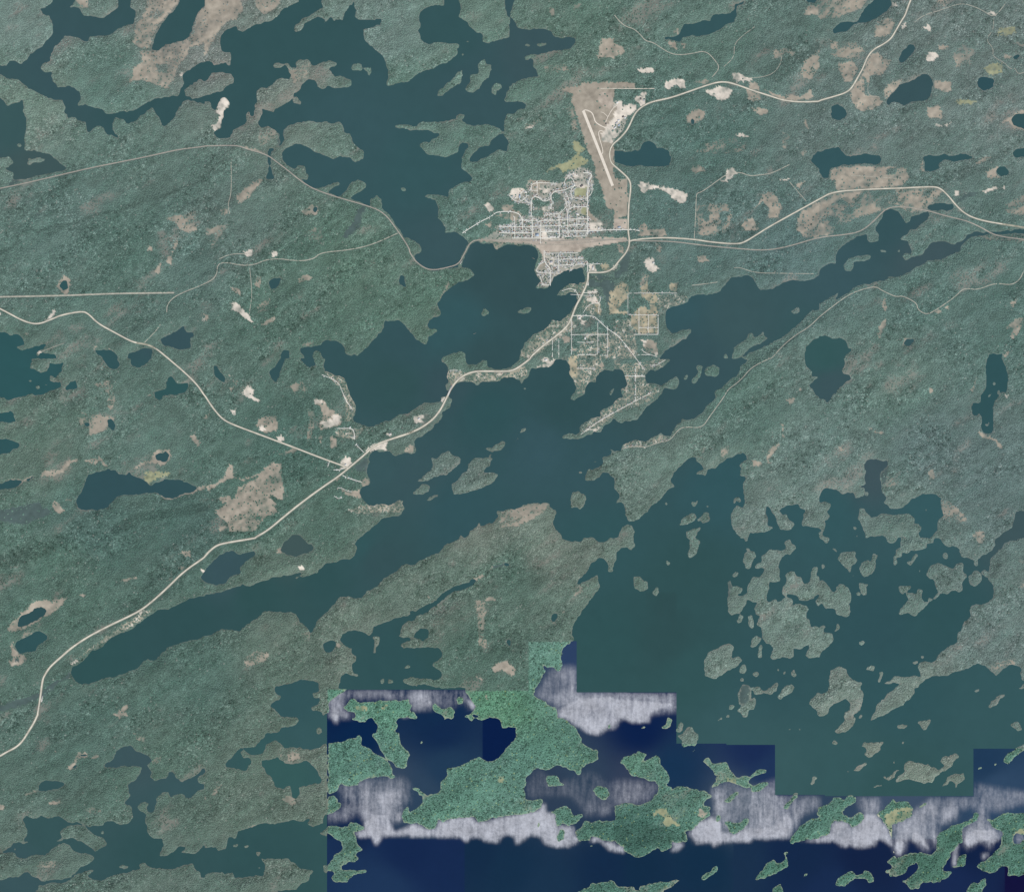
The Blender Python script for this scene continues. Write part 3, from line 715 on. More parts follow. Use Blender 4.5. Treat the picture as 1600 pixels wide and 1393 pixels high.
L 1592,0 1440,40 1420,80 1350,140 1330,170 1320,260 1310,320 1350,360 1360,400 1350,470 1310,500 1270,515 1220,515 1175,540 1170,570 1185,600 1130,650 1110,700 1080,760 1070,800 1000,850 950,880 900,960 870,970 830,958 780,980 770,1020 790,1050 800,1080 780,1080 750,1070 690,1075 640,1080 590,1068 560,1100 500,1135 530,1135 580,1120 620,1130 650,1120 600,1160 530,1220 440,1300 430,1340 410,1393 490,1393 560,1340 640,1300 720,1230 745,1200 735,1170 770,1165 810,1110 860,1080 910,1070 980,1070 1080,1035 1170,1010 1230,970 1290,985 1340,1040 1370,1075 1400,1050 1450,1000 1500,985 1550,985 1580,1020 1565,1050 1575,1100 1592,1105
L 1592,1120 1560,1180 1592,1170
L 0,700 20,680 45,690 35,740 70,735 110,745 110,810 60,860 20,890 0,910
L 120,735 130,690 145,660 160,700 140,730
L 303,830 310,805 350,793 367,815 340,835
L 785,930 795,905 812,920 805,942
L 730,965 765,955 775,970 750,980
L 350,1030 370,1005 400,990 435,1010 420,1040 395,1025
L 220,1015 230,1000 240,1010
L 450,1120 470,1080 470,1040 500,1035 490,1080 470,1120
L 642,1022 655,1012 662,1025
L 0,1205 40,1210 70,1180 75,1110 85,1030 130,1010 175,1000 210,1030 220,1070 250,1100 310,1115 335,1125 330,1170 345,1230 340,1280 320,1330 280,1370 270,1393 190,1393 200,1360 240,1330 250,1290 220,1260 190,1250 160,1275 110,1285 90,1320 60,1360 0,1390
L 310,1393 330,1370 340,1393
L 1205,1195 1235,1170 1250,1182 1225,1200
L 1310,1315 1350,1260 1400,1220 1460,1205 1420,1245 1380,1295 1340,1328
L 1115,1280 1128,1280 1130,1292
B 1210,0 1290,0 1280,35 1230,35
b 1310,1000 1380,970 1520,940 1530,980 1440,1000 1380,1070
b 1530,350 1592,320 1592,380 1530,390
b 1540,180 1592,130 1592,200
T 0 4 L
W 815,395 880,360 915,290 960,260 1020,255 1080,300 1150,330 1185,360 1150,410 1180,460 1165,500 1200,530 1290,510 1310,470 1330,452 1360,460 1370,500 1410,535 1450,520 1510,490 1550,460 1592,420 1592,460 1530,510 1540,545 1592,555 1592,590 1530,610 1480,660 1440,660 1435,630 1400,630 1350,650 1320,660 1310,620 1270,615 1215,670 1210,740 1190,780 1150,770 1140,740 1160,705 1120,695 1070,720 1090,760 1140,790 1125,830 1150,870 1140,920 1190,975 1265,980 1275,1030 1250,1070 1240,1115 1300,1105 1370,1060 1390,1040 1450,1040 1440,1060 1405,1075 1450,1090 1520,1095 1570,1040 1592,1020 1592,1280 1555,1270 1550,1230 1520,1220 1500,1180 1440,1180 1340,1215 1270,1210 1190,1210 1150,1200 1130,1165 1085,1175 1090,1215 1040,1225 960,1245 870,1265 790,1310 700,1290 680,1260 740,1225 680,1225 620,1240 550,1300 480,1330 420,1325 340,1340 300,1340 300,1370 270,1393 0,1393 0,1300 80,1280 150,1285 180,1240 220,1230 250,1265 300,1280 320,1305 400,1300 470,1300 540,1280 590,1240 640,1190 700,1170 745,1130 690,1095 600,1090 560,1060 535,1020 480,1015 430,1040 385,1080 350,1110 270,1105 200,1130 140,1120 120,1090 50,1090 0,1080 60,1060 100,1015 170,1010 215,940 200,880 180,830 210,800 260,830 320,800 380,820 450,800 500,830 550,850 600,850 680,880 800,870 830,840 910,850 930,880 990,860 1030,820 1030,730 975,710 975,690 1015,645 1000,600 995,550 1060,515 1100,460 1105,420 1060,415 960,410 880,425 820,425
L 430,1000 490,970 465,930 500,900 560,870 650,870 680,905 740,950 800,970 835,1020 740,1080 690,1040 640,1000 580,985 550,970 500,985 480,995
L 785,920 810,915 815,935 790,940
L 920,1200 950,1185 1005,1195 960,1215
L 1030,645 1050,640 1050,652
L 100,1055 130,1050 130,1065
L 160,1015 215,1000 215,1012 175,1025
L 515,855 525,852 525,868
W 285,610 310,545 350,525 440,530 490,530 510,560 450,590 370,605
W 620,325 680,318 680,340 620,345
W 550,420 590,395 590,420 560,432
B 585,345 600,312 660,305 690,330 670,345 610,355 590,385 600,420 540,440 530,420 580,385
B 710,340 770,325 780,350 720,355
B 195,635 280,600 280,620 200,645
B 380,700 480,685 490,705 390,730
B 0,715 45,720 40,745 0,760
B 425,300 450,290 450,310
B 890,0 1000,0 1000,40 960,45 920,40
b 1180,390 1220,340 1260,340 1230,390
b 280,1160 450,1150 430,1200 300,1200
b 650,760 700,740 800,760 740,790
b 1050,150 1130,170 1120,240 1060,220
d 10 580,660 680,560 760,480 820,440
T 1 4 L
W 155,400 190,360 230,320 280,270 390,270 430,230 490,160 580,150 590,110 690,105 740,60 700,20 700,0 960,0 960,230 880,265 810,290 740,265 620,280 590,240 555,215 480,245 450,310 390,330 350,330 310,285 280,300 300,350 350,350 360,400 330,440 290,455 240,430 170,430
W 440,370 500,360 570,350 620,390 690,405 760,370 800,370 830,410 870,430 885,490 920,520 900,550 850,545 790,570 740,580 745,630 710,665 680,660 675,610 660,560 610,590 540,570 520,510 490,480 460,430
W 0,1050 80,1040 90,1070 170,1055 180,960 245,965 250,920 340,900 420,870 480,855 540,870 600,850 700,830 760,845 830,810 800,860 840,890 915,860 930,790 960,790 960,900 890,945 945,960 960,1180 915,1195 920,1225 960,1260 960,1393 500,1393 700,1370 740,1340 810,1300 810,1260 850,1225 750,1215 710,1180 640,1135 560,1130 440,1135 470,1190 450,1280 400,1265 340,1275 230,1285 215,1240 160,1255 140,1240 60,1245 0,1260
L 870,165 870,125 895,115 915,150
L 725,120 732,125 725,132
L 215,1020 260,1015 265,1035 220,1045
L 305,1035 345,1025 345,1045 310,1052
L 135,1120 160,1115 160,1130
L 400,1090 435,1075 425,1110 405,1120
L 395,1205 430,1200 430,1210 400,1215
L 725,1380 745,1370 740,1385
L 915,1190 960,1180 960,1230 920,1225
W 950,0 1592,0 1592,1393 950,1393
L 1140,50 1180,0 1592,0 1592,10 1510,35 1480,70 1505,100 1480,150 1510,160 1510,230 1540,270 1592,300 1592,350 1570,380 1580,415 1540,440 1490,420 1460,380 1410,360 1370,280 1340,235 1325,200 1300,190 1310,155 1340,150 1340,100 1320,70 1310,40 1280,40 1250,75 1180,65
L 960,230 990,230 1080,220 1120,200 1170,195 1195,170 1220,175 1225,260 1270,270 1300,300 1360,340 1390,350 1440,400 1465,440 1465,480 1490,505 1450,510 1410,495 1330,500 1240,525 1200,535 1190,560 1130,575 1060,555 1035,580 1030,610 960,635
L 960,640 1010,645 1030,665 1030,690 1055,710 1050,740 1000,770 950,795
L 950,880 1010,875 1080,890 1110,880 1130,840 1180,850 1250,895 1220,920 1160,925 1180,970 1190,1020 1240,1060 1180,1090 1180,1115 1200,1130 1200,1155 1120,1160 1070,1190 1065,1210 1140,1225 1260,1218 1250,1240 1170,1265 1100,1315 1040,1315 990,1310 985,1280 1010,1260 990,1235 945,1230 945,1190 1000,1140 1020,1090 1070,1070 1060,1020 1070,1000 1010,980 980,950 950,935
L 1540,860 1530,810 1550,750 1592,720 1592,860
L 1050,80 1065,78 1065,92
W 1450,860 1530,860 1540,910 1460,920
B 600,680 650,640 680,670 720,680 710,715 660,715
B 50,640 80,580 140,560 110,590 85,640
B 0,650 20,660 10,680 0,680
b 330,890 400,870 380,900
b 550,260 600,270 600,350 560,330
b 640,300 740,280 740,370 650,380
D 1080,1060 1140,980 1180,980 1180,1060 1130,1090
T 2 4 W
L 0,0 60,0 70,40 40,50 0,45
L 205,0 350,0 355,30 330,50 300,40 275,60 265,35 240,20
L 370,0 450,0 390,30
L 460,0 1140,0 1190,40 1240,70 1290,120 1340,200 1330,225 1380,260 1460,300 1465,365 1420,385 1370,400 1335,440 1330,480 1295,492 1280,460 1230,430 1180,415 1150,405 1100,430 1060,450 1000,432 950,455 910,510 900,560 885,600 900,630 900,660 960,680 1030,670 1040,690 1010,750 900,785 760,800 640,820 560,850 525,850 500,810 470,805 370,820 310,820 260,850 230,820 210,870 190,900 140,905 100,880 60,860 0,860 0,770 60,740 100,690 100,650 60,615 15,590 45,570 130,640 200,630 240,600 245,530 290,490 290,430 370,420 440,390 500,360 545,345 590,370 640,375 700,340 790,240 830,190 820,120 790,115 720,120 700,60 650,30 560,60 500,40 480,70 455,45
L 80,240 85,220 100,205 112,225
L 0,320 15,325 5,335
L 1060,510 1080,485 1130,490 1160,520 1210,565 1140,570 1080,575
L 1420,600 1450,575 1530,575 1560,630 1530,680 1490,670 1450,640
L 1060,775 1120,770 1140,740 1210,720 1260,750 1265,800 1340,785 1350,810 1290,860 1220,880 1190,855 1150,890 1130,830 1140,790
L 1280,930 1350,880 1370,840 1592,835 1592,1010 1530,1000 1480,980 1450,965 1410,970 1400,990 1320,1000 1310,965
L 1150,1000 1150,950 1180,890 1210,940 1200,980 1160,1000
L 995,890 1000,840 1015,840 1012,890
L 1385,1045 1410,1030 1430,1020 1430,1040 1395,1050
L 1415,1112 1435,1105 1435,1115
L 1280,1393 1400,1350 1420,1320 1520,1310 1592,1300 1592,1393
L 1580,725 1592,720 1592,740
L 1540,100 1560,70 1565,130 1550,130
G 690,490 730,500 720,540 690,540
T 3 4 W
L 970,0 1040,0 1000,45
L 870,45 885,10 905,10 900,30
L 795,65 820,40 845,30 840,45 805,68
L 490,135 500,100 520,70 538,100 530,135 500,150
L 490,180 540,150 580,110 600,110 620,150 650,160 660,200 635,225 640,240 620,262 570,255 540,265 525,250 530,210
L 590,300 620,280 635,285 620,303
L 648,300 665,280 668,285 655,303
L 728,285 745,275 755,285 735,292
L 360,115 400,90 400,40 420,38 430,50 455,50 430,110 410,125
L 192,115 220,105 245,100 240,118 210,125
L 1335,145 1370,118 1375,130 1345,150
L 1432,155 1445,110 1450,130 1440,158
L 1575,0 1592,0 1592,35
L 40,385 70,345 120,330 180,300 260,320 210,375 310,335 330,335 360,350 360,400 410,460 432,515 395,550 440,565 445,590 510,570 580,580 640,590 650,610 690,600 770,640 700,690 695,720 755,725 740,760 740,800 660,850 610,910 550,920 580,990 540,1010 440,1000 450,1050 370,1085 340,1055 280,1080 230,1110 185,1135 130,1110 70,1070 70,1040 0,1020 0,720 100,695 190,720 280,680 340,610 350,560 320,530 240,515 130,490 100,440
L 95,500 105,500 100,506
L 690,380 710,350 735,355 750,385 800,390 830,380 880,385 900,450 930,465 950,500 1020,480 1045,490 1100,455 1185,435 1170,470 1100,495 1050,510 1045,540 1080,565 1140,540 1205,535 1200,560 1140,595 1100,620 1055,610 1080,580 1000,585 950,560 880,535 840,540 790,575 745,585 780,540 795,500 770,450 740,420
L 845,685 900,640 930,615 975,615 960,640 910,690 880,695
L 1310,750 1340,700 1390,640 1430,622 1432,660 1380,700 1350,745
L 850,860 880,840 950,850 1030,815 1060,825 1040,860 990,910 930,940 895,930 880,880
L 780,830 790,790 830,790 830,830 800,850
L 1360,1000 1370,970 1440,880 1500,840 1592,800 1592,970 1500,975 1430,1000 1385,1018
L 1560,780 1592,745 1592,800
L 1090,1305 1130,1240 1180,1170 1240,1130 1260,1175 1300,1165 1330,1140 1330,1110 1310,1085 1365,1070 1340,1110 1350,1180 1340,1200 1250,1250 1170,1285
L 665,1290 680,1260 750,1230 765,1190 800,1178 800,1230 740,1280 690,1302
L 1460,1275 1480,1250 1508,1235 1495,1265 1470,1280
L 1230,1393 1230,1365 1290,1320 1315,1393
L 1275,1080 1283,1065 1285,1080
L 1240,1280 1265,1260 1265,1272
L 1210,1330 1225,1315 1222,1332
L 400,1155 412,1140 410,1155
L 0,1310 30,1350 150,1350 150,1375 190,1380 200,1340 260,1330 350,1308 400,1315 480,1300 510,1302 480,1330 410,1370 370,1393 0,1393
L 585,1040 595,1025 595,1038
L 1525,560 1540,500 1580,485 1580,500 1555,540 1535,565
G 300,770 360,740 400,750 440,810 470,850 515,860 500,888 460,865 400,888 380,850 385,810 340,790 300,815
B 650,740 700,770 730,790 680,820 650,800
G 110,930 150,930 200,960 120,1000
G 870,530 900,505 950,515 950,560
D 0,880 200,840 380,880 560,950 500,1000 350,1040 100,1040 0,1000
T 4 4 W
L 120,155 160,100 200,60 190,0 270,0 285,50 260,100 200,150 160,162
L 0,0 60,0 0,40
L 305,45 320,15 340,10 335,40 315,52
L 400,60 430,0 520,0 480,30 430,50 405,68
L 610,105 640,85 690,98 660,125 625,122
L 760,80 790,60 840,60 885,45 850,90 825,138 800,115
L 1480,95 1510,65 1545,70 1575,125 1555,145 1500,110
L 98,235 120,215 150,232 130,250 105,248
L 320,265 350,235 400,230 430,228 505,230 470,260 490,290 450,310 410,350 370,345 345,330 370,300 360,265
L 205,455 260,450 290,415 340,395 385,390 350,420 300,455 270,450 220,467
L 410,580 440,560 490,550 490,565 430,587
L 635,240 640,225 665,218 655,235
L 590,318 605,285 622,275 610,300
L 563,385 570,370 585,380 575,397
L 598,535 610,500 660,460 665,400 690,375 735,372 740,390 800,395 810,410 850,395 860,415 900,410 920,450 950,445 975,410 940,375 960,340 1020,330 1070,315 1090,340 1040,380 1020,420 940,480 900,500 880,540 840,545 815,557 770,530 700,510 620,540
L 520,515 560,480 600,440 620,435 580,500 545,522
L 495,505 515,490 515,510
L 940,572 980,540 1005,500 1050,470 1110,480 1125,465 1128,510 1100,540 1075,540 1065,592 1055,590 1060,545 1020,525 990,560 960,572
L 1425,385 1470,300 1510,295 1560,260 1592,235 1592,285 1530,340 1465,398
L 1225,450 1240,420 1275,402 1265,430 1240,447
L 1350,408 1365,395 1388,398 1365,412
L 1372,450 1390,443 1388,452
L 1285,310 1300,302 1298,312
L 1248,325 1260,318 1258,326
L 740,190 748,185 748,194
L 905,638 914,630 914,638
L 0,960 50,955 90,930 90,880 120,840 190,850 240,860 250,890 290,880 350,830 350,790 310,770 240,810 190,790 180,760 215,730 290,690 295,670 250,635 190,670 160,655 110,655 70,710 0,740
L 440,790 500,745 560,680 580,665 590,690 690,680 710,720 730,740 725,790 660,840 570,870 565,960 575,1040 590,1090 575,1090 568,1000 530,890 480,820
L 765,742 800,710 840,690 840,710 790,740
L 855,670 880,645 885,655 865,675
L 520,1160 570,1110 590,1100 600,1130 700,1090 800,1080 880,1100 915,1060 915,960 950,920 1010,900 1040,870 1130,850 1190,820 1190,780 1215,765 1245,790 1230,830 1120,900 1110,950 1120,1010 1080,1020 1050,1060 1010,1110 1000,1150 960,1200 955,1220 1040,1235 1000,1280 930,1310 880,1325 870,1310 810,1320 780,1355 720,1378 690,1360 680,1340 640,1310 700,1280 740,1240 770,1200 760,1165 720,1170 680,1200 680,1240 630,1270 550,1275 540,1245 500,1250 520,1220 555,1210 560,1185
W 680,1000 690,970 730,1000 840,960 870,1000 890,1050 840,1085 760,1075 640,1110 660,1050
L 500,1205 515,1190 518,1210
L 1070,1190 1080,1120 1130,1090 1150,1110 1130,1190 1090,1202
L 1015,1195 1060,1185 1090,1195 1040,1205
L 1300,820 1340,830 1400,790 1470,775 1592,775 1592,1265 1530,1260 1470,1272 1465,1200 1420,1190 1380,1230 1320,1245 1260,1225 1220,1195 1240,1170 1310,1130 1400,1050 1410,1000 1420,920 1340,890
W 1510,975 1540,935 1592,960 1592,985 1560,1015 1515,1015
L 110,1330 140,1290 210,1240 250,1215 280,1265 330,1250 345,1220 400,1240 428,1280 420,1310 380,1325 365,1290 300,1290 260,1300 190,1345 130,1345
L 440,1393 470,1380 500,1393
L 1140,1393 1160,1350 1210,1315 1235,1325 1260,1295 1300,1275 1298,1330 1260,1393
L 1215,1258 1225,1262 1218,1268
L 420,1348 430,1350 425,1356
G 500,800 600,745 690,730 730,740 725,780 640,840 575,865 565,960
F 610,780 640,755 650,765 620,795
S 440,785 460,800 540,900 575,1030 590,1090 575,1090 565,1010 530,895 470,820
G 1510,940 1560,900 1592,900 1592,940 1540,950 1500,1020
D 1010,980 1060,930 1110,930 1110,1000 1040,1010
E e
S 310,340 400,290 470,300 490,380 410,385
S 330,210 465,210 465,250 340,260
Y 420,400 500,390 510,530 450,530
Y 770,100 830,85 900,150 870,240 870,320 790,400 740,520 640,520 630,440 700,370 660,280
Y 1040,440 1150,440 1150,540 1110,670 1030,690 1020,540
Y 930,540 980,540 980,690 930,690
Y 1180,400 1260,400 1290,520 1200,530
Y 1160,250 1290,250 1280,380 1180,350
Y 1060,200 1160,90 1160,240 1080,260
Y 750,490 880,490 880,525 750,530
Y 1450,110 1550,120 1550,230 1460,220
Y 1200,560 1280,560 1280,740 1210,740
Y 1030,700 1090,700 1090,790 1035,800
B 0,840 100,840 100,930 0,930
B 110,990 180,990 180,1040 110,1040
S 250,600 310,610 300,690 240,680
S 200,550 250,550 250,610 200,610
B 600,840 640,880 630,920 600,880
B 880,960 950,1020 930,1050 880,1000
S 1060,890 1150,880 1130,960 1070,950
S 1240,1040 1300,1040 1300,1110 1250,1110
B 510,1180 560,1180 560,1270 520,1290
Y 60,1100 190,1110 200,1390 100,1390
S 380,30 470,40 460,60 390,55
d 7 340,40 420,45 500,90 560,50 640,30 760,50 880,20 960,0
E a
S 520,930 650,930 650,1010 520,1010
B 430,110 800,130 790,180 640,180 640,340 500,300 500,170
S 640,240 800,250 790,300 700,330
S 150,320 200,240 300,240 430,280 420,330 330,320 300,400 220,400
B 80,500 220,500 230,580 330,590 360,680 250,760 180,740 170,620 60,600
B 1380,560 1520,740 1500,780 1390,700
S 1400,780 1592,780 1592,900 1390,890
G 1180,250 1340,240 1340,370 1180,370
G 1280,540 1350,540 1350,660 1280,640
S 1130,10 1300,0 1300,80 1180,130
S 1180,150 1370,150 1370,240 1180,230
S 660,550 780,540 780,590 680,600
S 660,850 700,850 760,1000 660,1050
S 690,1010 1040,1000 1000,1050 700,1055
R 0,1030 640,1030 700,1070 1592,1000 1592,1130 1300,1150 1270,1240 730,1250 640,1200 560,1120 400,1100 200,1080 0,1080
F 830,340 900,310 990,400 1000,540 900,590 830,540
F 510,420 560,390 640,420 690,470 680,560 520,540
F 510,590 580,570 660,620 650,690 510,690
E b
R 0,330 420,355 1400,290 1420,350 1000,420 740,450 700,520 200,520 120,400 0,390
S 260,580 340,580 340,700 270,710
B 100,700 160,670 210,680 230,760 110,770
S 640,690 760,690 740,720 600,760 480,790 430,830 440,790 600,740
R 60,390 120,400 220,500 210,640 170,640 160,520
Y 1040,680 1100,660 1150,720 1140,770 1060,770 1020,740
S 1200,700 1270,680 1260,730 1190,770
t 400,1080 560,980 830,950 790,1050 690,1200 640,1110 450,1150
R 1210,30 1420,20 1420,170 1220,170
B 1290,400 1330,400 1370,500 1330,480
E c
S 1110,140 1190,140 1190,350 1130,350
S 890,340 1030,370 1030,430 880,500
B 600,500 680,380 750,370 740,430 650,560 580,590
B 250,440 340,460 370,560 390,620 480,680 530,710 440,740 440,800 500,1050 480,1060 350,720 270,560
B 470,760 530,770 490,850 520,900 500,960
B 560,990 640,960 610,1060 570,1060
S 500,800 600,720 700,790 690,860 640,930 540,920
T 700,690 880,520 890,620 800,740 720,790
"""
GLINT = """
T 1 3
p 960,1240 1050,1180 1095,1190 1080,1280 1060,1330 1080,1380 1150,1370 1140,1393 960,1393
q 1095,1180 1592,1178 1592,1260 1100,1240
p 1180,1260 1200,1200 1240,1185 1200,1250
p 1430,1250 1390,1190 1430,1200 1455,1250
T 2 3
q 0,1185 430,1185 520,1300 460,1330 420,1260 330,1310 250,1320 170,1270 180,1330 20,1330
p 0,1190 200,1190 190,1290 170,1320 20,1330
P 150,1220 185,1290 170,1310 100,1310 150,1260
P 440,1240 515,1300 490,1335 450,1290
q 1110,1010 1305,1000 1305,1200 1150,1300 980,1230
p 1100,1250 1200,1180 1305,1100 1305,1200 1592,1205 1592,1300 1150,1320
P 1160,1330 1310,1240 1592,1225 1592,1393 1160,1393
T 3 3
p 0,1205 490,1210 485,1340 290,1360 260,1393 0,1393
P 0,1240 490,1280 400,1330 290,1350 260,1393 70,1393 50,1375 30,1393 0,1393
T 1 4
P 960,0 1050,0 1040,60 1015,85 990,50
p 1040,0 1150,0 1130,25 1060,20
P 1520,35 1592,10 1592,30
q 1040,570 1200,530 1400,500 1540,510 1592,560 1592,700 1530,720 1530,840 1440,870 1450,930 1300,930 1240,830 1190,770 1110,830 1080,770 1080,680
p 1080,700 1140,700 1150,770 1110,835 1085,815
p 1200,620 1500,600 1520,720 1440,860 1260,860 1190,740
P 1240,860 1300,780 1420,780 1450,860 1470,930 1592,880 1592,945 1380,960 1330,1032 1300,960 1200,965 1160,935 1250,900
P 1490,770 1525,760 1520,840 1490,840
q 950,790 1060,740 1090,830 960,850
T 2 4
P 0,870 60,870 150,910 210,890 230,830 260,850 350,815 480,805 520,850 620,835 830,790 1000,765 1050,690 1060,780 1130,780 1150,880 1210,880 1270,890 1280,955 1320,970 1310,1010 1230,1040 1140,1040 1060,1020 1010,960 930,950 880,990 830,1020 820,970 770,940 710,960 690,1005 600,1000 540,965 470,970 440,1000 400,965 0,960
r 900,560 1000,440 1150,560 1290,490 1420,460 1592,560 1592,700 1550,790 1390,800 1330,740 1250,640 1060,650 900,660
r 1310,640 1400,580 1560,640 1560,790 1500,770 1440,760 1370,800 1330,740
q 1400,700 1560,720 1560,790 1540,750 1500,790 1460,740 1370,800
P 1160,0 1592,0 1592,120 1530,130 1470,170 1400,160 1280,90
P 1400,990 1430,965 1470,975 1520,1010 1592,1010 1592,1070 1550,1065 1520,1030 1470,990 1420,1000
T 3 4
P 0,0 270,0 270,70 140,75 60,40 10,110 0,110
P 0,1030 70,1045 70,1085 0,1075
P 450,1000 540,1020 490,1070 440,1075 470,1040
q 780,570 860,540 1050,600 1250,520 1255,640 1592,660 1592,740 1460,790 1440,830 1370,960 1170,970 1060,960 900,1000 760,1000 620,1000 580,930 660,850 780,800 790,720 760,630
p 1070,620 1250,590 1310,680 1310,760 1370,800 1430,700 1460,720 1440,830 1350,960 1000,960 940,930 1050,850 1060,780
P 580,940 650,850 760,810 830,850 830,920 930,940 1050,880 1150,890 1300,840 1330,780 1400,830 1350,970 1180,980 1070,970 1060,1000 930,1000 820,1010 780,1040 740,1000 640,1015
P 1440,995 1592,970 1592,1000
p 770,600 840,600 830,780 790,780
q 0,520 330,560 280,680 200,710 0,700
T 4 4
P 0,970 90,940 110,850 220,850 250,900 330,830 360,780 430,780 500,850 540,910 570,980 570,1040 500,990 450,980 430,1030 350,1045 300,1050 240,1025 190,1045 130,1000 0,1000
q 300,655 460,655 480,760 440,790 360,780 310,740
p 360,700 450,680 440,790 360,790
p 580,870 720,790 780,740 880,670 1190,665 1190,740 1090,740 1060,830 1000,850 920,860 920,980 900,1070 890,990 830,960 840,1080 790,1040 720,960 680,980 660,1060 620,1110 580,1050
P 590,1000 640,960 670,1020 640,1090 610,1115 590,1060
P 700,950 760,900 820,960 850,1070 800,1020 730,1000
P 870,940 910,940 910,1060 890,1000
P 960,830 990,820 1000,860
p 1120,900 1240,810 1250,700 1300,700 1300,830 1330,890 1410,920 1400,980 1340,1020 1330,1060 1280,1000 1230,1000 1150,1060 1120,960
P 1130,960 1200,900 1340,900 1400,930 1400,990 1340,1030 1330,1000 1240,1000 1160,1050 1130,1000
P 1040,1020 1085,1020 1070,1110 1060,1190 1040,1190
P 1265,1100 1310,1090 1300,1120 1275,1140
q 1210,560 1592,620 1592,700 1420,760 1200,760
p 1520,970 1560,935 1590,980 1560,1010 1520,1010
q 880,660 1200,660 1200,740 900,760
"""
